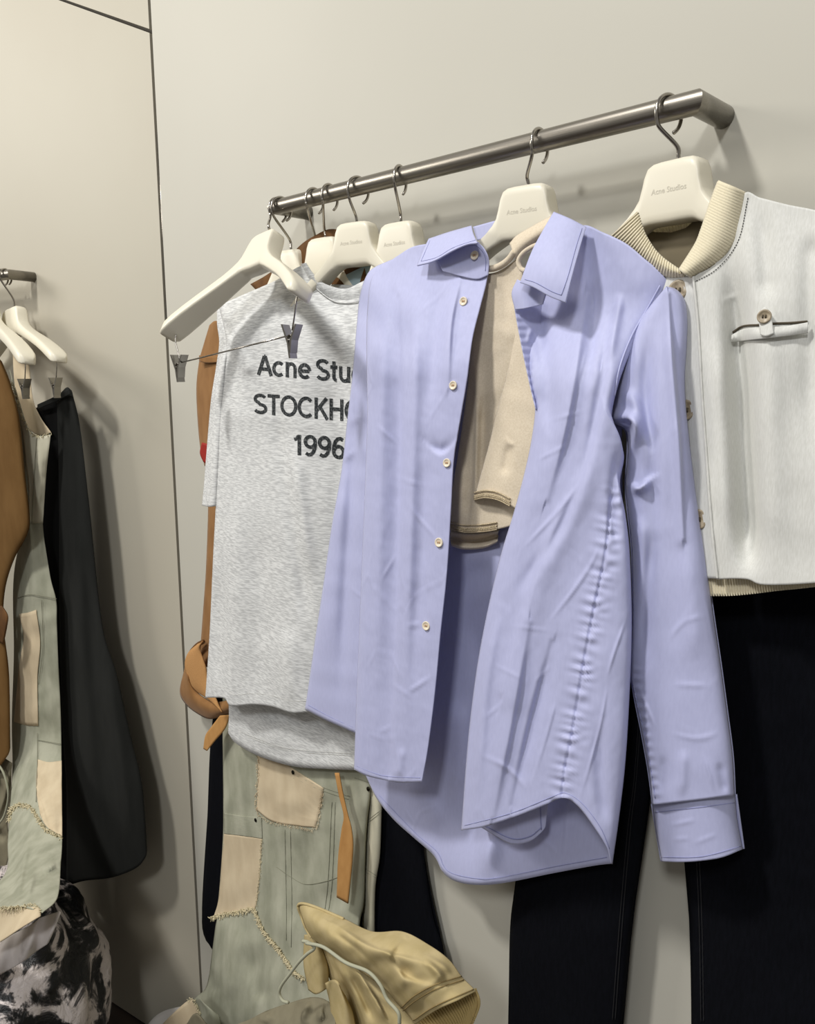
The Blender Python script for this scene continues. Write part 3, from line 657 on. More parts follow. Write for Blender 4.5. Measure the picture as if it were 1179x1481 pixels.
# ------------------------------------------------------------------ white vest
PV = Plane(rail_x(968), YR, 6)
vest = thing('linen_vest', PV.pt(1000, 400, .0), 'sleeveless off-white linen vest with cream ribbed collar, furthest right on the rail', 'vest')
MV = MT['vest']
def d_v(x, y, s, t):
    return .024 + .010 * ss((y - 285) / 120) + .010 * t - .040 * (1 - edge(1 - s, .16)) + folds(x, y, [
        ('g', [(1055, 350), (1066, 480), (1075, 620), (1082, 760), (1088, 840)], 17, -.028), ('g', [(1110, 400), (1112, 600), (1120, 840)], 26, .008), ('g', [(1038, 480), (1042, 640), (1055, 830)], 16, .005), ('g', [(1180, 330), (1172, 420), (1178, 700)], 16, -.008),
        ('r', [(1040, 438), (1075, 424)], 4, .0015), ('g', [(1100, 290), (1108, 380), (1110, 440)], 14, -.006)]) + wob(x, y, 31, 130, .0015)
vf, S_vf = patch('front_panel', [(1001, 400), (1034, 382), (1062, 344), (1076, 281), (1100, 286), (1140, 296), (1180, 304), (1250, 322), (1310, 345)], [(1037, 838), (1060, 837), (1082, 838), (1099, 845), (1130, 846), (1180, 843), (1260, 836), (1345, 822)],
    [(1001, 400), (1008, 469), (1014, 574), (1020, 658), (1028, 762), (1037, 838)], [(1310, 345), (1296, 420), (1306, 500), (1336, 570), (1342, 700), (1345, 822)], PV, d_v, MV, vest, 140, 170, .002)
def d_vp(x, y, s, t): return .020 + .010 * s + .008 * t
vp, S_vp = patch('placket', [(930, 380), (975, 394), (1003, 398)], [(985, 834), (1010, 836), (1039, 837)], [(930, 380), (960, 600), (985, 834)], [(1003, 398), (1010, 469), (1016, 574), (1022, 658), (1030, 762), (1039, 837)], PV, d_vp, MV, vest, 40, 100, .002)
tube('placket_edge', S_vf.line([(1003, 400), (1010, 469), (1016, 574), (1022, 658), (1030, 762), (1038, 836)], .0008, 80), .0014, MV, vest, 6)
stitches('collar_stitch', S_vf, [[(1004, 408), (1038, 388), (1068, 348), (1082, 286)]], MT['black_stitch'], vf, r=.0004, dash=True, off=.0008)
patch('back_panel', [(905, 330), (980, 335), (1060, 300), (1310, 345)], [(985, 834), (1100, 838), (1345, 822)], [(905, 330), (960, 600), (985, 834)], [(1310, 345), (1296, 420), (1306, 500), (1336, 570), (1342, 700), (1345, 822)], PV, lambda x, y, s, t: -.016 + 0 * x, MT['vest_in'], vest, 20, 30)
hr, S_hr = patch('hem_rib', [(1000, 828), (1060, 828), (1140, 832), (1320, 818)], [(1005, 862), (1050, 862), (1080, 860), (1130, 854), (1170, 850), (1320, 832)], [(1000, 828), (1005, 862)], [(1320, 818), (1320, 832)], PV, lambda x, y, s, t: .030 - .03 * ss((s - .8) / .2) + .0007 * np.sin(s * 2 * math.pi * 84), MT['rib'], vest, 500, 8, .0015)
def rib(nm, outer, inner, d0, d1, n, nu):
    return patch(nm, [outer[0], inner[0]], [outer[-1], inner[-1]], outer, inner, PV, lambda x, y, s, t: d0(s, t) + .0008 * np.sin(t * 2 * math.pi * n), MT['rib'], vest, nu, n * 8, .0025)
rib('collar_rib', [(1077, 281), (1071, 312), (1062, 346), (1048, 368), (1032, 383), (1000, 400)], [(1040, 264), (1032, 285), (1024, 308), (1016, 332), (1007, 354), (984, 391)], lambda s, t: .030 + .012 * np.sin(s * 2.6) - .01 * (1 - t), 0, 36, 12)
rib('collar_rib', [(880, 344), (905, 362), (930, 382), (962, 400), (990, 402)], [(923, 306), (928, 322), (936, 342), (955, 368), (986, 391)], lambda s, t: .026 + .010 * np.sin(s * 2.6), 0, 28, 12)
PB = Plane(rail_x(968), YR + .03, 6)
patch('collar_back', [(930, 330), (980, 322), (1030, 305)], [(950, 358), (985, 352), (1022, 335)], [(930, 330), (950, 358)], [(1030, 305), (1022, 335)], PB, lambda x, y, s, t: .0008 * np.sin(s * 2 * math.pi * 22), MT['rib'], vest, 180, 8)
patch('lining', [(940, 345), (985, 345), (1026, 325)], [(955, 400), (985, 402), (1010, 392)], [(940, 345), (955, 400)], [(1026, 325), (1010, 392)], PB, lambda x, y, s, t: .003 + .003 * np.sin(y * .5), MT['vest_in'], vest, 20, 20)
# pocket welt with buttoned tab
wl, S_wl = patch('pocket_welt', [(1059, 484), (1075, 476), (1095, 474), (1112, 473), (1140, 471), (1169, 466)], [(1060, 495), (1085, 492), (1115, 489), (1140, 486), (1169, 482)], [(1059, 484), (1060, 495)], [(1169, 466), (1169, 482)], PV,
    lambda x, y, s, t: d_v(x, y, .5, (y - 280) / 560) + .005 + .002 * np.sin(t * 3.1) - .012 * t * 0, MV, vest, 60, 14, .0015)
tube('pocket_opening', S_vf.line([(1060, 481), (1075, 472), (1100, 470), (1120, 468), (1145, 467), (1168, 465)], .0004, 40), .0012, MT['horn_thread'], vest, 6)
tb, S_tb = patch('pocket_tab', [(1098, 452), (1106, 444), (1114, 452)], [(1100, 484), (1108, 486), (1119, 482)], [(1098, 452), (1098, 468), (1100, 484)], [(1114, 452), (1117, 468), (1119, 482)], PV, lambda x, y, s, t: d_v(x, y, .5, (y - 280) / 560) + .009, MV, vest, 14, 20, .002)
button(S_tb.pt(1106, 458, .001), (.15, -1, .1), .0066, MT['horn'], MT['horn_thread'], vest)
for bx, by in [(981, 420), (992, 593), (1010, 751)]: button(S_vp.pt(bx, by, .0015), (.1, -1, .1), .0108, MT['horn'], MT['horn_thread'], vest)

# ------------------------------------------------------------------ black jeans under the vest
jn = thing('black_jeans', pl_at(1000, 900, -.02), 'wide-leg black jeans hanging under the white vest at the right', 'jeans')
def leg(nm, top, bot, le, re, d0, seamline):
    f, S = patch(nm, top, bot, le, re, P0, lambda x, y, s, t: d0 + .020 * np.sqrt(np.clip(1 - (2 * s - 1) ** 2, 0, 1)) + wob(x, y, 41, 120, .002), MT['black'], jn, 40, 110)
    patch(nm + '_back', top, bot, le, re, P0, lambda x, y, s, t: d0 - .012 * np.sqrt(np.clip(1 - (2 * s - 1) ** 2, 0, 1)), MT['black'], f, 14, 20)
    stitches('leg_seam', S, seamline, MT['black_stitch'], f, r=.0006, off=.0008)
    return S
leg('trouser_leg', [(800, 900), (880, 900), (962, 900)], [(700, 2000), (780, 2000), (850, 2000)], [(800, 900), (768, 1080), (748, 1260), (738, 1340), (735, 1481), (728, 1620), (700, 2000)], [(962, 900), (948, 1080), (937, 1180), (915, 1331), (901, 1481), (884, 1620), (850, 2000)], -.028,
    [[(930, 950), (918, 1120), (908, 1200), (896, 1340), (886, 1475)], [(933, 950), (921, 1120), (912, 1200), (900, 1340), (890, 1475)]])
leg('trouser_leg', [(958, 840), (1080, 842), (1300, 836)], [(985, 2000), (1100, 2020), (1290, 2000)], [(958, 840), (968, 1000), (984, 1180), (990, 1249), (997, 1335), (1000, 1481), (998, 1640), (985, 2000)], [(1300, 836), (1300, 1200), (1290, 2000)], -.026,
    [[(1008, 1200), (1012, 1250), (1016, 1350), (1018, 1478)], [(1004, 1200), (1008, 1250), (1012, 1350), (1014, 1478)]])
# ------------------------------------------------------------------ grey t-shirt
PT = Plane(rail_x(518), YR, -2)
tee = thing('printed_t_shirt', PT.pt(480, 420, .01), 'heather grey t-shirt with black lettering, left of the blue shirt', 't-shirt')
MTE = MT['tee']
def d_t(x, y, s, t):
    return .024 + .008 * ss((y - 390) / 90) - .022 * ss((x - 425) / 70) + .014 * edge(s, .25) * ss((y - 400) / 100) + folds(x, y, [
        ('g', [(330, 470), (352, 520), (366, 545)], 11, .006), ('g', [(395, 540), (405, 640), (425, 760), (440, 860), (450, 930)], 10, -.006), ('g', [(420, 640), (436, 740), (452, 850)], 10, .005), ('g', [(345, 700), (340, 850), (338, 1010)], 16, .006),
        ('g', [(318, 820), (316, 1000)], 9, -.006), ('g', [(375, 760), (378, 900), (370, 1015)], 16, -.006), ('g', [(415, 900), (420, 1030)], 14, .006), ('g', [(470, 500), (474, 700), (465, 900)], 20, .004), ('g', [(322, 460), (335, 490)], 5, -.005), ('g', [(318, 470), (330, 500)], 4, .004)]) + wob(x, y, 51, 110, .002)
tf, S_tf = patch('front_panel', [(316, 442), (350, 427), (400, 405), (439, 384), (452, 408), (481, 430), (512, 429), (560, 408), (640, 420)], [(297, 1009), (324, 1010), (334, 1021), (365, 1019), (393, 1022), (422, 1031), (453, 1030), (500, 1036), (560, 1040)],
    [(316, 442), (323, 470), (328, 500), (324, 542), (320, 590), (316, 650), (312, 732), (308, 810), (304, 900), (301, 950), (297, 1009)], [(640, 420), (600, 700), (560, 1040)], PT, d_t, MTE, tee, 120, 200)
stitches('hem_stitch', S_tf, [[(299, 993), (324, 995), (338, 1005), (365, 1003), (393, 1006), (422, 1014), (452, 1013)]], MT['thread'], tf, r=.0003)
bp, S_bp = patch('back_panel', [(322, 442), (400, 420), (450, 412), (500, 412), (640, 420)], [(330, 1060), (340, 1074), (373, 1093), (422, 1108), (470, 1112), (530, 1114), (560, 1112)], [(322, 442), (320, 700), (328, 960), (331, 1025), (330, 1060)], [(640, 420), (600, 700), (560, 1112)], PT,
    lambda x, y, s, t: -.018 + .016 * ss((y - 600) / 300) + folds(x, y, [('g', [(400, 1030), (395, 1090)], 24, .005), ('g', [(470, 1050), (465, 1110)], 20, -.003)]), MTE, tee, 60, 80)
stitches('back_hem_stitch', S_bp, [[(345, 1060), (375, 1072), (420, 1086), (508, 1093)], [(345, 1057), (375, 1069), (420, 1083), (508, 1090)]], MT['thread'], bp, r=.0003, off=.0016)
tsl, S_ts = patch('sleeve', [(314, 446), (318, 446), (322, 448)], [(292, 731), (302, 733), (313, 732)], [(314, 446), (314, 470), (317, 496), (312, 534), (305, 580), (299, 650), (295, 700), (292, 731)], [(322, 448), (330, 490), (326, 542), (319, 637), (313, 732)], PT,
    lambda x, y, s, t: .014 + .022 * np.sin(np.clip(s, 0, 1) * 2.2) * np.clip(t * 4, 0, 1), MTE, tee, 24, 90)
stitches('sleeve_stitch', S_ts, [[(294, 714), (303, 716), (313, 715)]], MT['thread'], tsl, r=.0003)
rb = [(435, 382), (447, 402), (460, 419), (481, 434), (500, 437), (520, 434), (545, 420)]
ri = [(443, 380), (453, 395), (466, 408), (487, 416), (503, 417), (520, 409), (535, 402)]
tr, S_tr = patch('neck_rib', [rb[0], ri[0]], [rb[-1], ri[-1]], rb, ri, PT, lambda x, y, s, t: .029 + .003 * np.sin(s * 2.8) - .022 * ss((x - 425) / 70) + .0003 * np.sin(t * 2 * math.pi * 60), MTE, tee, 12, 300, .002)
tube('neck_seam', S_tf.line([(437, 386), (449, 405), (462, 421), (482, 435), (500, 438), (520, 435), (540, 424)], .004, 50), .0010, MTE, tee, 6)
# print: each letter is drawn from its own strokes
def arc(cx, cy, rx, ry, a0, a1, n=18): return [(cx + rx * math.cos(math.radians(q)), cy + ry * math.sin(math.radians(q))) for q in np.linspace(a0, a1, n)]
ell = lambda cx, cy, rx, ry: arc(cx, cy, rx, ry, 90, 450, 30)
def ess(w, k): return arc(w / 2, .735 * k, w * .37, .185 * k, 25, 270, 14)[:-1] + arc(w / 2, .27 * k, w * .40, .195 * k, 90, -155, 16)
GL = {'A': (.76, [[(.06, 0), (.36, .93)], [(.40, .93), (.70, 0)], [(.18, .3), (.58, .3)], [(.35, .92), (.41, .92)]]), 'c': (.62, [arc(.33, .365, .26, .295, 48, 312)]),
 'n': (.66, [[(.13, 0), (.13, .73)], [(.13, .42)] + arc(.33, .42, .19, .235, 175, 0, 12) + [(.52, 0)]]), 'e': (.66, [[(.1, .365), (.58, .365)], arc(.34, .365, .255, .295, 5, 318, 24)]),
 ' ': (.24, []), 'S': (.70, [ess(.70, 1)]), 't': (.42, [[(.21, .93), (.21, .2)] + arc(.33, .2, .12, .13, 185, 280, 7), [(.03, .66), (.38, .66)]]),
 'u': (.66, [[(.13, .73), (.13, .3)] + arc(.33, .3, .2, .235, 180, 355, 12), [(.53, .73), (.53, 0)]]), 'd': (.68, [ell(.33, .365, .24, .295), [(.56, 0), (.56, 1)]]),
 'i': (.28, [[(.14, 0), (.14, .73)], [(.14, .87), (.14, 1.02)]]), 'o': (.68, [ell(.34, .365, .26, .295)]), 's': (.56, [ess(.56, .73)]),
 'T': (.66, [[(.02, .92), (.64, .92)], [(.33, 0), (.33, .94)]]), 'O': (.88, [ell(.44, .5, .35, .43)]), 'C': (.82, [arc(.44, .5, .35, .43, 45, 315, 24)]),
 'K': (.76, [[(.13, 0), (.13, 1)], [(.66, 1), (.16, .40)], [(.32, .58), (.70, 0)]]), 'H': (.80, [[(.13, 0), (.13, 1)], [(.67, 0), (.67, 1)], [(.13, .52), (.67, .52)]]),
 'L': (.62, [[(.13, 1), (.13, .08), (.58, .08)]]), 'M': (.94, [[(.12, 0), (.12, .98), (.47, .12), (.82, .98), (.82, 0)]]),
 '1': (.50, [[(.08, .74), (.20, .78), (.28, .92)], [(.32, 0), (.32, .98)]]), '9': (.66, [ell(.33, .68, .23, .245), [(.56, .68), (.55, .45), (.48, .22), (.36, .09), (.24, .07), (.13, .14)]]),
 '6': (.66, [ell(.33, .32, .23, .245), [(.10, .32), (.11, .55), (.18, .78), (.30, .91), (.42, .93), (.53, .86)]])}
def letter_mesh(strokes, w):
    V = []; Fc = []
    for st_ in strokes:
        P = np.array(poly(st_, max(4, len(st_)), False) if len(st_) == 2 else st_, float)
        T = np.gradient(P, axis=0); T /= np.linalg.norm(T, axis=1)[:, None] + 1e-9
        Nn = np.stack([-T[:, 1], T[:, 0]], 1); b = len(V)
        if np.linalg.norm(P[0] - P[-1]) < 1e-6: Nn[0] = Nn[-1] = (lambda q: q / np.linalg.norm(q))(Nn[0] + Nn[-1])
        for p, q in zip(P, Nn):
            for k in (-.5, -.17, .17, .5): V.append(p + q * w * k)
        for i in range(len(P) - 1):
            for k in range(3): Fc.append((b + i * 4 + k, b + i * 4 + k + 1, b + i * 4 + 5 + k, b + i * 4 + 4 + k))
    return np.array(V), Fc
def print_line(s, nanchor, x0, base0, x1, base1, cap, w=.165):
    adv = np.r_[0, np.cumsum([GL[ch][0] for ch in s])]; wa = adv[nanchor]
    for ch, a in zip(s, adv):
        if ch == ' ': continue
        V, Fc = letter_mesh(GL[ch][1], w)
        k = (V[:, 0] + a) / wa; X = x0 + k * (x1 - x0); Y = base0 + k * (base1 - base0) - V[:, 1] * cap * (1 + .06 * k)
        new_mesh('printed_letter', [S_tf.pt(p, q, .0007) for p, q in zip(X, Y)], Fc, MT['ink'], tee, False)
print_line('Acne Studios', 8, 372, 542, 508, 554, 30)
print_line('STOCKHOLM', 6, 366.5, 598, 498, 609, 29.5)
print_line('1996', 3, 423, 657.5, 479.5, 663, 30)

# ------------------------------------------------------------------ light blue garment glimpsed through the t-shirt neck
lb = thing('light_blue_top', pl_at(520, 420, -.03), 'sliver of light blue cloth inside the neck of the grey t-shirt', 'top')
patch('body', [(488, 404), (520, 388), (560, 372), (620, 362)], [(500, 880), (560, 885), (610, 880)], [(488, 404), (505, 600), (500, 880)], [(620, 362), (600, 600), (610, 880)], P0, lambda x, y, s, t: -.024 + .006 * np.sin(s * 9), MT['ltblue'], lb, 24, 40)

# ------------------------------------------------------------------ brown suede garment behind the t-shirt
br = thing('brown_suede_jacket', pl_at(320, 480, -.03), 'brown suede jacket with strap loop peeking out behind the grey t-shirt', 'jacket')
patch('shoulder', [(362, 411), (385, 398), (412, 378), (435, 354), (455, 341), (480, 331), (520, 340)], [(420, 470), (460, 470), (540, 470)], [(362, 411), (420, 470)], [(520, 340), (540, 470)], P0, lambda x, y, s, t: -.030 + .012 * np.sin(t * 2.0), MT['leather_dark'], br, 30, 20)
sv, S_sv = patch('sleeve', [(303, 470), (312, 464), (330, 470)], [(296, 674), (306, 678), (325, 676)], [(303, 470), (294, 500), (288, 523), (284, 561), (286, 610), (290, 650), (296, 674)], [(330, 470), (340, 560), (325, 676)], P0, lambda x, y, s, t: -.030 + .014 * np.sin(s * 2.6) + folds(x, y, [('g', [(290, 520), (312, 523)], 4, .004)]), MT['leather'], br, 24, 60)
patch('cuff_band', [(288, 514), (300, 516), (316, 515)], [(288, 523), (300, 525), (316, 524)], [(288, 514), (288, 523)], [(316, 515), (316, 524)], P0, lambda x, y, s, t: -.012 + 0 * x, MT['leather'], br, 10, 6, .002)
patch('body', [(300, 640), (312, 640), (345, 640)], [(288, 960), (300, 965), (340, 965)], [(300, 640), (301, 732), (298, 820), (294, 880), (288, 960)], [(345, 640), (340, 965)], P0, lambda x, y, s, t: -.036 + .010 * np.sin(s * 2.6), MT['leather'], br, 16, 50)
patch('lining_tab', [(292, 640), (300, 642)], [(294, 668), (300, 672)], [(292, 640), (289, 655), (294, 668)], [(300, 642), (301, 660), (300, 672)], P0, lambda x, y, s, t: -.010 + 0 * x, MT['red'], br, 6, 10)
wb, S_wb = patch('strap_loop', [(286, 931), (294, 928)], [(300, 1010), (322, 1030)], [(286, 931), (272, 944), (267, 962), (272, 985), (284, 1000), (300, 1010)], [(294, 928), (290, 940), (297, 965), (302, 990), (312, 1010), (322, 1030)], P0, lambda x, y, s, t: -.005 + .010 * np.sin(s * 2.5), MT['webbing'], br, 14, 50, .003)
patch('strap_loop', [(267, 966), (276, 990)], [(332, 1032), (334, 1012)], [(267, 966), (260, 1000), (268, 1018), (285, 1032), (305, 1040), (332, 1032)], [(276, 990), (290, 1005), (310, 1015), (334, 1012)], P0, lambda x, y, s, t: -.012 + .012 * np.sin(s * 3), MT['leather'], br, 14, 50, .003)
tube('strap_loop_inner', [pl_at(*q, -.02) for q in [(294, 928), (284, 934), (274, 948), (272, 966)]], .005, MT['leather_dark'], br, 8)
patch('strap_end', [(318, 1035), (332, 1034)], [(294, 1083), (299, 1086)], [(318, 1035), (305, 1052), (297, 1064), (294, 1083)], [(332, 1034), (325, 1054), (310, 1072), (299, 1086)], P0, lambda x, y, s, t: .006 + .004 * t, MT['orange'], br, 8, 24, .002)

# ------------------------------------------------------------------ patchwork denim trousers
dn = thing('patchwork_trousers', pl_at(430, 1060, -.02), 'washed green-grey denim trousers with ecru patches, below the grey t-shirt', 'trousers')
MD = MT['denim']
def d_d(x, y, s, t):
    return -.028 + .012 * edge(s, .15) * edge(1 - s, .12) + .05 * ss((y - 1250) / 250) + folds(x, y, [
        ('g', [(345, 1330), (335, 1400), (330, 1450)], 12, .008), ('g', [(390, 1200), (395, 1300), (410, 1360)], 16, .005), ('g', [(365, 1360), (372, 1420), (385, 1450)], 12, -.008), ('g', [(470, 1200), (468, 1300)], 18, .005), ('g', [(300, 1400), (315, 1440)], 8, -.006), ('g', [(445, 1180), (444, 1300), (450, 1400)], 10, -.004)]) + wob(x, y, 61, 70, .0025)
df, S_df = patch('leg', [(322, 1000), (400, 1000), (470, 1000), (548, 1000)], [(290, 1600), (350, 1680), (420, 1760), (500, 1800), (530, 1800)], [(322, 1000), (322, 1060), (323, 1164), (322, 1220), (316, 1300), (308, 1367), (299, 1425), (283, 1444), (284, 1470), (288, 1520), (290, 1600)], [(548, 1000), (538, 1130), (530, 1206), (527, 1300), (520, 1350), (522, 1500), (530, 1800)], P0, d_d, MD, dn, 110, 260)
def over(nm, S, top, bot, le, re, m, off=.002, nu=24, nv=30, par=None, thick=.001):
    T = poly(top, nu); B = poly(bot, nu); L = poly(le, nv); R = poly(re, nv)
    s = np.linspace(0, 1, nu)[None, :, None]; t = np.linspace(0, 1, nv)[:, None, None]
    Gd = (1 - t) * T[None] + t * B[None] + (1 - s) * L[:, None] + s * R[:, None] - ((1 - s) * (1 - t) * T[0] + s * (1 - t) * T[-1] + (1 - s) * t * B[0] + s * t * B[-1])
    X, Y = Gd[..., 0], Gd[..., 1]
    tt = np.array([S.t(a, b) for a, b in zip(X.ravel(), Y.ravel())]) - off
    V = CAM + ray(X.ravel(), Y.ravel()) * tt[:, None]
    i = np.arange(nv * nu).reshape(nv, nu); Fc = np.stack([i[:-1, :-1], i[1:, :-1], i[1:, 1:], i[:-1, 1:]], -1).reshape(-1, 4).tolist()
    o = new_mesh(nm, V, Fc, m, par)
    md = o.modifiers.new('thickness', 'SOLIDIFY'); md.thickness = thick; md.offset = -1
    return o
lab(over('patch_pocket', S_df, [(372, 1080), (400, 1095), (424, 1112), (468, 1140)], [(371, 1172), (393, 1188), (425, 1194), (456, 1197)], [(372, 1080), (373, 1120), (371, 1172)], [(468, 1140), (464, 1165), (456, 1197)], MT['ecru'], par=dn), 'ecru pocket with frayed edge')
lab(over('side_patch', S_df, [(324, 1204), (350, 1208), (379, 1211)], [(309, 1326), (340, 1320), (368, 1316)], [(324, 1204), (321, 1240), (316, 1300), (309, 1326)], [(379, 1211), (376, 1260), (372, 1300), (368, 1316)], MT['ecru'], par=dn), 'ecru side patch')
over('side_band', S_df, [(324, 1176), (350, 1180), (378, 1182)], [(324, 1206), (350, 1209), (379, 1213)], [(324, 1176), (324, 1206)], [(378, 1182), (379, 1213)], MD, .003, par=dn)
fringe('frayed_edge', S_df, [(305, 1327), (330, 1321), (352, 1317), (368, 1315), (374, 1330), (386, 1352), (400, 1368), (414, 1388), (425, 1404), (440, 1415)], MT['fray'], dn, 520, .009, 3, .0010)
fringe('frayed_edge', S_df, [(373, 1095), (372, 1140), (371, 1172), (392, 1189), (425, 1195), (456, 1198), (464, 1168), (467, 1148)], MT['ecru'], dn, 220, .005, 4, .0005)
fringe('frayed_edge', S_df, [(379, 1213), (376, 1260), (371, 1310)], MT['fray'], dn, 90, .004, 5, .0005)
stitches('seam_stitch', S_df, [[(424, 1120), (460, 1136), (506, 1152)], [(424, 1125), (460, 1141), (504, 1156)], [(400, 1254), (420, 1268), (442, 1279), (470, 1275), (488, 1269)], [(412, 1200), (414, 1300), (414, 1360)], [(420, 1200), (422, 1300), (421, 1370)], [(480, 1160), (474, 1280), (466, 1340)], [(485, 1160), (480, 1280), (471, 1340)], [(324, 1180), (378, 1185)], [(513, 1125), (538, 1133)]], MT['denim_dark'], dn, r=.0006, off=.001)
for q in [(424, 1117), (370, 1186), (533, 1141)]: lathe('rivet', [(.0042, 0), (.0042, .0012), (.003, .002), (.0008, .0021)], S_df.pt(*q, .003), (0, -1, .1), MT['rivet'], dn, 14)
lab(patch('strap', [(484, 1118), (490, 1118)], [(487, 1298), (503, 1307)], [(484, 1118), (490, 1150), (497, 1180), (494, 1200), (489, 1240), (487, 1298)], [(490, 1118), (496, 1150), (503, 1180), (508, 1200), (510, 1232), (503, 1307)], P0, lambda x, y, s, t: .006 + .01 * t, MT['orange'], dn, 8, 40, .002)[0], 'orange suede strap')
p2, S_p2 = patch('leg', [(525, 1090), (540, 1100), (556, 1120)], [(518, 1400), (530, 1400), (542, 1400)], [(525, 1090), (528, 1200), (518, 1400)], [(556, 1120), (553, 1152), (550, 1235), (543, 1290), (542, 1400)], P0, lambda x, y, s, t: -.040 + .014 * np.sin(s * 2.6), MT['denim_pale'], dn, 14, 50)
lab(p2, 'paler second leg')
stitches('seam_stitch', S_p2, [[(530, 1188), (540, 1180), (553, 1170)], [(530, 1191), (540, 1184), (552, 1174)], [(529, 1257), (544, 1266)], [(530, 1262), (544, 1270)]], MT['denim_dark'], p2, off=.001)
# turned-up hem at the bottom
PH = Plane(0, .80)
lab(patch('hem_panel', [(232, 1484), (250, 1466), (272, 1447), (282, 1446)], [(225, 1545), (260, 1550), (300, 1545)], [(232, 1484), (225, 1545)], [(282, 1446), (288, 1464), (300, 1545)], PH, lambda x, y, s, t: .022 + .010 * np.sin(s * 4), MT['ecru'], dn, 20, 20)[0], 'ecru turned hem')
hs, S_hp = patch('hem_fold', [(278, 1448), (286, 1442), (296, 1452), (318, 1470)], [(285, 1545), (330, 1545)], [(278, 1448), (288, 1470), (285, 1545)], [(318, 1470), (330, 1545)], PH, lambda x, y, s, t: .030 + .016 * np.sin(s * 3.1), MD, dn, 20, 20)
fringe('frayed_edge', S_hp, [(272, 1447), (280, 1445), (286, 1456), (290, 1468)], MT['fray'], dn, 60, .007, 8, .0006)

# ------------------------------------------------------------------ long black skirt behind the denim
bs = thing('long_black_skirt', pl_at(460, 1050, -.05), 'long black skirt hanging behind the patchwork denim trousers', 'skirt')
patch('front', [(312, 1000), (450, 1000), (600, 1000)], [(304, 1368), (330, 1385), (480, 1400), (645, 1410)], [(312, 1000), (304, 1080), (300, 1180), (296, 1250), (292, 1330), (296, 1356), (304, 1368)], [(600, 1000), (606, 1120), (612, 1225), (625, 1320), (640, 1370), (645, 1410)], P0, lambda x, y, s, t: -.050 + .012 * np.sqrt(np.clip(1 - (2 * s - 1) ** 2, 0, 1)) + .003 * np.sin(s * 20) * t, MT['black'], bs, 60, 40)
patch('back', [(312, 1000), (450, 1000), (600, 1000)], [(304, 1368), (330, 1385), (480, 1400), (645, 1410)], [(312, 1000), (300, 1180), (292, 1330), (304, 1368)], [(600, 1000), (612, 1225), (640, 1370), (645, 1410)], P0, lambda x, y, s, t: -.052 + 0 * x, MT['black'], bs, 20, 20)

# ------------------------------------------------------------------ khaki jacket and olive cloth in a heap
PK = Plane(0, .70)
kh = thing('khaki_jacket', PK.pt(560, 1500, -.02), 'crumpled khaki canvas jacket with a pale drawstring, heaped at the bottom', 'jacket')
MKH = MT['khaki']
h1, S_h1 = patch('hood', [(431, 1309), (440, 1306), (460, 1313), (497, 1328), (539, 1347), (582, 1347), (620, 1366), (650, 1388), (668, 1412), (689, 1433)], [(450, 1356), (480, 1378), (520, 1404), (556, 1430), (575, 1452), (592, 1470), (600, 1482)],
    [(431, 1309), (436, 1326), (442, 1342), (450, 1356)], [(689, 1433), (664, 1446), (630, 1462), (600, 1482)], PK, lambda x, y, s, t: .012 + .036 * np.sin(np.clip(t, 0, 1) * 2.9) * edge(s, .25) + .014 * np.sin(s * 3.0) + folds(x, y, [
        ('b', [(480, 1335), (540, 1372), (610, 1392)], 10, .006), ('r', [(540, 1360), (575, 1395), (585, 1440)], 4, .006), ('r', [(470, 1340), (520, 1375), (560, 1420)], 3, -.004), ('r', [(610, 1378), (640, 1396), (655, 1412)], 3, .004), ('a', [(585, 1360), (570, 1385), (590, 1410), (640, 1425)], 12, -.006), ('g', [(610, 1385), (632, 1405), (640, 1420)], 6, .007), ('g', [(470, 1330), (500, 1360), (530, 1400)], 9, -.006), ('r', [(600, 1440), (630, 1420), (665, 1412)], 4, .003), ('g', [(555, 1400), (590, 1430), (600, 1465)], 12, .008)]) + wob(x, y, 71, 45, .0016), MKH, kh, 110, 70, .003)
stitches('seam_stitch', S_h1, [[(580, 1458), (600, 1440), (630, 1424), (668, 1412)], [(583, 1462), (603, 1446), (632, 1430), (671, 1417)], [(598, 1476), (630, 1455), (685, 1431)]], MT['khaki_stitch'], h1, r=.0008, off=.001)
tube('edge_binding', S_h1.line([(450, 1356), (442, 1342), (436, 1326), (431, 1310), (440, 1307), (462, 1314), (497, 1329)], .002, 40), .0022, MKH, kh, 8)
cr, _ = patch('cuff_rib', [(592, 1478), (626, 1456), (664, 1440), (686, 1430)], [(640, 1530), (672, 1500), (686, 1470)], [(592, 1478), (620, 1510), (640, 1530)], [(686, 1430), (692, 1450), (686, 1470)], PK, lambda x, y, s, t: -.010 + .012 * t + .0012 * np.sin(s * 2 * math.pi * 26), MT['khaki_rib'], kh, 200, 14, .003)
lab(cr, 'ribbed inside of the cuff')
h2, S_h2 = patch('sleeve', [(456, 1352), (475, 1362), (497, 1380), (530, 1400)], [(480, 1820), (560, 1840), (620, 1840), (680, 1820)], [(456, 1352), (470, 1400), (490, 1450), (498, 1530), (480, 1820)], [(530, 1400), (580, 1440), (640, 1530), (680, 1820)], PK, lambda x, y, s, t: -.022 + .045 * np.sin(np.clip(s, 0, 1) * 3.1) + folds(x, y, [('a', [(480, 1385), (510, 1430), (530, 1481)], 9, .012), ('b', [(520, 1410), (545, 1450), (560, 1481)], 9, .012), ('g', [(500, 1395), (525, 1440), (545, 1481)], 7, -.012)]) + wob(x, y, 72, 40, .0016), MKH, kh, 60, 160, .003)
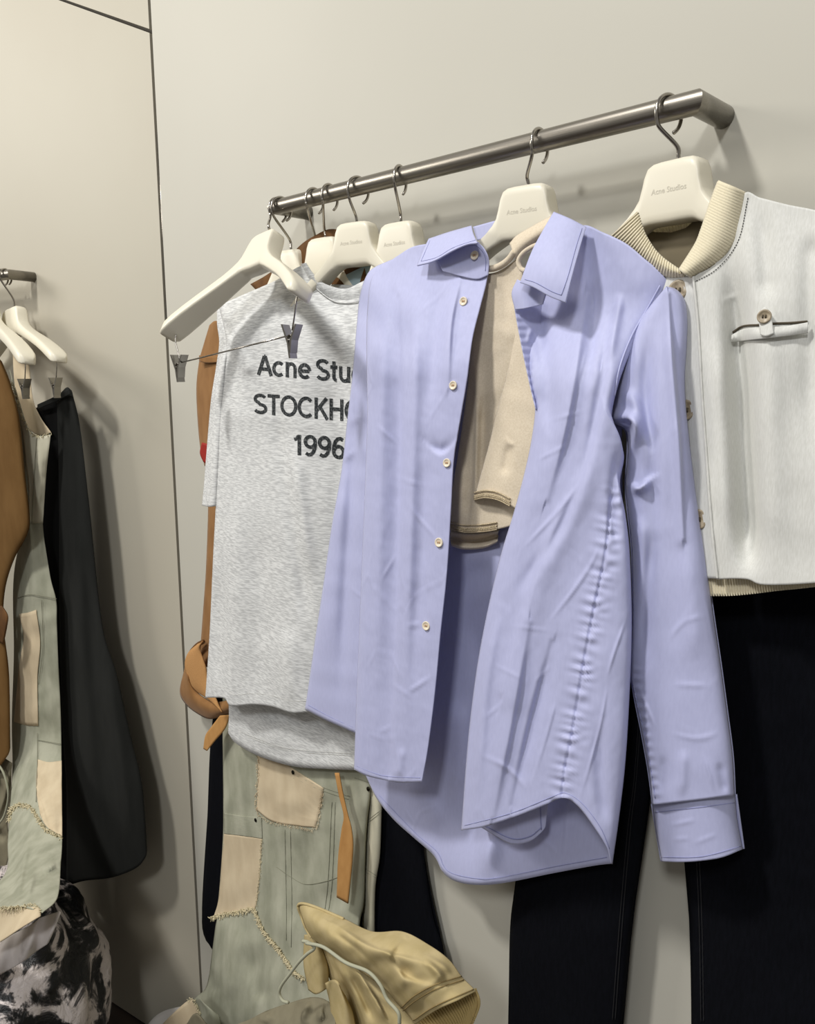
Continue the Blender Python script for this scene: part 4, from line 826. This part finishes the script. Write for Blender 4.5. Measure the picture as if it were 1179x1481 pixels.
patch('sleeve', [(440, 1352), (452, 1352), (462, 1360)], [(446, 1432), (458, 1438), (476, 1428)], [(440, 1352), (439, 1395), (446, 1432)], [(462, 1360), (474, 1395), (476, 1428)], PK, lambda x, y, s, t: -.012 + .018 * np.sin(s * 3.1), MKH, kh, 20, 30, .003)
patch('pocket_flap', [(470, 1422), (484, 1418), (500, 1440)], [(480, 1530), (505, 1530), (520, 1530)], [(470, 1422), (478, 1460), (480, 1530)], [(500, 1440), (512, 1470), (520, 1530)], PK, lambda x, y, s, t: .016 + .016 * np.sin(s * 3.1), MKH, kh, 20, 30, .003)
def cordline(q, dd): return [PK.pt(a, b, dd) for a, b in q]
tube('drawstring', cordline([(438, 1361), (446, 1363), (455, 1371), (444, 1380), (432, 1392), (420, 1408), (408, 1424), (404, 1436), (409, 1447), (417, 1450)], .062), .0025, MT['cord'], kh, 8)
tube('drawstring', cordline([(443, 1364), (468, 1370), (500, 1392), (532, 1405), (550, 1424), (560, 1445), (576, 1464), (578, 1480)], .066), .0025, MT['cord'], kh, 8)
ol = thing('olive_trousers', PK.pt(430, 1490, -.02), 'folded olive-grey cloth trousers at the bottom edge, left of the khaki jacket', 'trousers')
patch('leg', [(340, 1482), (362, 1474), (385, 1462), (420, 1450), (452, 1442), (474, 1448), (484, 1470)], [(330, 1760), (400, 1800), (500, 1820)], [(340, 1482), (330, 1760)], [(484, 1470), (500, 1820)], PK, lambda x, y, s, t: .0 + .04 * np.sin(np.clip((y - 1440) / 90, 0, 1) * 1.6) + folds(x, y, [('a', [(452, 1444), (440, 1460), (436, 1481)], 8, .012), ('g', [(390, 1464), (380, 1481)], 8, .006), ('b', [(468, 1452), (462, 1481)], 7, .01)]), MT['olive'], ol, 60, 120, .003)
patch('leg', [(268, 1484), (281, 1466), (292, 1474), (306, 1486)], [(260, 1540), (330, 1540)], [(268, 1484), (260, 1540)], [(306, 1486), (330, 1540)], PK, lambda x, y, s, t: -.02 + .02 * np.sin(s * 3.1), MT['olive'], ol, 20, 20, .003)
wc = thing('white_cloth_bundle', PH.pt(235, 1500, 0), 'edge of a white cloth at the bottom, beside the ecru denim hem', 'cloth')
patch('fold', [(208, 1490), (222, 1472), (240, 1461), (266, 1455)], [(190, 1545), (240, 1560), (270, 1550)], [(208, 1490), (190, 1545)], [(266, 1455), (270, 1550)], PH, lambda x, y, s, t: -.01 + .02 * np.sin(t * 2.0) + .003 * np.sin(s * 8), MT['white_cloth'], wc, 20, 16, .003)

# ------------------------------------------------------------------ left rail garments
P1 = left_plane(.065)
def l_at(px, py, d=0.0): return P1.pt(px, py, d)
wd = thing('tan_suede_dress', l_at(10, 600, .03), 'tan suede garment cut by the left picture edge, first on the left rail', 'dress')
patch('front', [(-40, 500), (-10, 510), (3, 523)], [(-60, 1150), (-20, 1130), (10, 1094), (15, 1082)], [(-40, 500), (-60, 800), (-60, 1150)], [(3, 523), (16, 556), (28, 605), (36, 684), (43, 745), (40, 772), (21, 808), (8, 850), (5, 900), (12, 960), (14, 1000), (15, 1082)], P1, lambda x, y, s, t: .095 + .02 * edge(1 - s, .4) + .01 * t, MT['suede_shaded'], wd, 30, 110, .002)
patch('strap_loop', [(-6, 878), (2, 876)], [(-6, 925), (4, 932)], [(-6, 878), (-4, 900), (-6, 925)], [(2, 876), (10, 890), (9, 906), (4, 932)], P1, lambda x, y, s, t: .125 + .01 * np.sin(t * 3.1), MT['leather_dark'], wd, 8, 20, .003)
dd = thing('patchwork_denim_dress', l_at(50, 620, .02), 'pale patchwork denim dress with frayed armhole, between the tan suede and black skirt', 'dress')
patch('back_strap', [(18, 505), (32, 508), (42, 530)], [(38, 618), (56, 630), (74, 626)], [(18, 505), (22, 560), (38, 618)], [(42, 530), (47, 576), (58, 603), (74, 626)], P1, lambda x, y, s, t: .02 + 0 * x, MT['ecru'], dd, 14, 40)
bd, S_bd = patch('front', [(14, 535), (18, 550), (30, 592), (41, 619), (54, 630), (73, 628)], [(-30, 1300), (0, 1312), (30, 1311), (61, 1320)], [(14, 535), (28, 620), (40, 720), (20, 830), (20, 943), (17, 1044), (18, 1111), (14, 1172), (11, 1218), (8, 1262), (-30, 1300)],
    [(73, 628), (67, 684), (62, 757), (72, 831), (81, 868), (82, 900), (84, 956), (88, 1044), (89, 1158), (90, 1212), (88, 1249), (83, 1298), (61, 1320)], P1, lambda x, y, s, t: .045 + .022 * np.sin(np.clip(s, 0, 1) * 3.0) + .012 * t + .36 * np.clip((y - 1060) / 260, 0, 1) ** 1.5 + folds(x, y, [('g', [(60, 640), (56, 740)], 6, .006), ('g', [(44, 1200), (30, 1270), (24, 1300)], 5, .008), ('g', [(50, 1260), (38, 1300)], 5, .006), ('g', [(28, 1100), (26, 1160)], 6, .005), ('g', [(60, 700), (66, 830)], 4, -.004), ('a', [(62, 1262), (84, 1250)], 6, .008)]) + wob(x, y, 81, 50, .002), MD, dd, 60, 200)
over('bodice', S_bd, [(22, 560), (41, 620), (54, 631), (73, 629)], [(42, 756), (52, 757), (62, 757)], [(22, 560), (36, 650), (42, 756)], [(73, 629), (67, 684), (62, 757)], MT['denim_pale'], .003, par=dd)
lab(over('patch_pocket', S_bd, [(27, 888), (40, 886), (52, 882)], [(20, 1044), (38, 1049), (55, 1050)], [(27, 888), (34, 922), (28, 960), (20, 1044)], [(52, 882), (58, 930), (54, 980), (55, 1050)], MT['ecru'], .004, par=dd), 'ecru patch')
lab(over('side_patch', S_bd, [(54, 1098), (70, 1102), (89, 1100)], [(58, 1178), (68, 1196), (90, 1209)], [(54, 1098), (52, 1140), (58, 1178)], [(89, 1100), (90, 1209)], MT['ecru'], .004, par=dd), 'ecru patch')
fringe('frayed_edge', S_bd, [(14, 1185), (18, 1170), (30, 1164), (46, 1168), (54, 1180), (66, 1198), (80, 1206), (91, 1212)], MT['fray'], dd, 260, .012, 11, .0013)
fringe('frayed_edge', S_bd, [(18, 552), (30, 592), (41, 619), (54, 630), (73, 627)], MT['fray'], dd, 90, .008, 12, .0008)
fringe('frayed_edge', S_bd, [(0, 1313), (30, 1311), (50, 1309), (60, 1318)], MT['fray'], dd, 90, .010, 13, .0008)
stitches('seam_stitch', S_bd, [[(25, 865), (45, 860), (82, 866)], [(60, 868), (62, 930), (56, 990)], [(54, 1060), (54, 1100), (52, 1160)], [(54, 1070), (88, 1076)], [(53, 630), (49, 700), (46, 757)]], MT['denim_dark'], dd, r=.0008, off=.005)
lab(patch('hem_panel', [(-20, 1314), (20, 1312), (54, 1312), (60, 1320)], [(-60, 1390), (-10, 1368), (30, 1342), (58, 1324)], [(-20, 1314), (-60, 1390)], [(60, 1320), (58, 1324)], P1, lambda x, y, s, t: .415 + .03 * t, MT['ecru'], dd, 24, 16, .002)[0], 'cream turned hem')
bk2 = thing('charcoal_skirt', l_at(90, 570, -.01), 'long flared charcoal black skirt clipped to the rightmost hanger of the left rail', 'skirt')
patch('front', [(82, 574), (90, 566), (97, 560), (104, 565)], [(96, 1282), (122, 1274), (163, 1269), (196, 1256), (210, 1241), (213, 1230)], [(82, 574), (85, 700), (86, 900), (90, 1050), (96, 1150), (96, 1282)],
    [(104, 565), (116, 619), (130, 738), (148, 902), (169, 976), (189, 1064), (206, 1138), (213, 1230)], P1, lambda x, y, s, t: .012 + .030 * np.sin(np.clip(s, 0, 1) * 2.9) * np.clip(.25 + t, 0, 1) + folds(x, y, [('g', [(105, 700), (118, 950), (140, 1270)], 12, .006), ('g', [(122, 760), (140, 1000), (172, 1265)], 12, -.008), ('g', [(150, 950), (175, 1100), (190, 1250)], 10, .006)]), MT['charcoal'], bk2, 50, 140)
patch('side', [(52, 590), (70, 580), (86, 572)], [(70, 1300), (100, 1290)], [(52, 590), (60, 800), (70, 1300)], [(86, 572), (95, 900), (100, 1290)], P1, lambda x, y, s, t: .006 + 0 * x, MT['jet'], bk2, 16, 60)
patch('waistband', [(54, 585), (80, 573), (100, 562)], [(54, 592), (80, 581), (102, 570)], [(54, 585), (54, 592)], [(100, 562), (102, 570)], P1, lambda x, y, s, t: .030 - .01 * (1 - s), MT['charcoal'], bk2, 16, 6)
kg = thing('khaki_cargo_garment', l_at(0, 1150, .12), 'olive khaki garment with cords at the left edge, under the tan suede', 'garment')
patch('fold', [(-30, 1080), (-5, 1090), (17, 1104)], [(-30, 1330), (-10, 1300), (6, 1262)], [(-30, 1080), (-30, 1330)], [(17, 1104), (15, 1150), (10, 1190), (14, 1225), (6, 1262)], P1, lambda x, y, s, t: .10 + folds(x, y, [('b', [(16, 1105), (8, 1150), (-5, 1190)], 6, .012), ('a', [(-5, 1110), (5, 1140)], 5, .010), ('g', [(-5, 1200), (10, 1215)], 6, -.012)]), MT['olive'], kg, 24, 60, .002)
tube('cord', [l_at(*q, .125) for q in [(-6, 1100), (6, 1120), (12, 1150), (6, 1180), (-6, 1196)]], .003, MT['cord'], kg, 6)
# clip hangers on the left rail
UL = -LDIR
def lrail(px): return l_at(px, 400)
def left_hanger(label, hp, lp, rp, hk, clips):
    a = l_at(hk, 397); a[2] = cl[2]
    t = make_clip_hanger(label, hp, lp, rp, 0, clips, axis=a, swing=tuple(LN + UL * .3))
left_hanger('pale clip hanger on the left rail in front, above the tan suede', l_at(-4, 428, .03), l_at(-75, 560, -.01), l_at(52, 522, .10), 3, (1,))
left_hanger('pale clip hanger on the left rail nearest the rail end, holding the black skirt', l_at(35, 440, .0), l_at(-40, 560, -.03), l_at(98, 520, .06), 8, (1,))

# ------------------------------------------------------------------ tie-dye bag on the floor
pf = on_left(70, 1481)
structure(box('low_plinth', (-1.02, .56, 0), (-.52, .86, .46), MT['wall'], None, .004))    # low plinth under the heap, below the picture
tdb = thing('tie_dye_cushion', (-1.98, .50, 0), 'black and white tie-dye puffy cushion on the floor under the left rail', 'cushion')
def blob(nm, c, R, m, par, seed, amp, nu=90, nv=60, flat=.75):
    r = random.Random(seed); W_ = [(np.array([r.gauss(0, 1) for _ in range(3)]), r.uniform(3, 9), r.uniform(0, 6.28)) for _ in range(16)]
    V = []; Fc = []
    for j in range(nv + 1):
        ph = math.pi * j / nv
        for i in range(nu):
            th = 2 * math.pi * i / nu; d = np.array([math.sin(ph) * math.cos(th), math.sin(ph) * math.sin(th), math.cos(ph)])
            k = 1 + amp * sum(math.sin(f * (d @ w) + p) / (f * .35) for w, f, p in W_) / 4 - .03 * abs(math.sin(th * 9 + 2 * math.cos(ph * 5))) * abs(math.cos(ph))
            q = np.sign(d) * np.abs(d) ** .85 * k
            V.append(np.array(c) + np.array(R) * q)
    for j in range(nv):
        for i in range(nu): Fc.append((j * nu + i, (j + 1) * nu + i, (j + 1) * nu + (i + 1) % nu, j * nu + (i + 1) % nu))
    return new_mesh(nm, V, Fc, m, par)
CB = (-1.985, .490, .295)
blob('cover', CB, (.285, .26, .295), MT['tiedye'], tdb, 5, .13)
P2 = left_plane(.42)
lab(patch('fold', [(-40, 1376), (0, 1360), (40, 1340), (62, 1326), (86, 1318)], [(-40, 1430), (0, 1410), (35, 1390), (50, 1378), (68, 1366)], [(-40, 1376), (-40, 1430)], [(86, 1318), (68, 1366)], P2, lambda x, y, s, t: .025 + .020 * np.sin(t * 2.2) + .006 * np.sin(x * .16 + t * 3) - .02 * ss((s - .7) / .3), MT['dyed_white'], tdb, 40, 24, .004)[0], 'white fold on top')
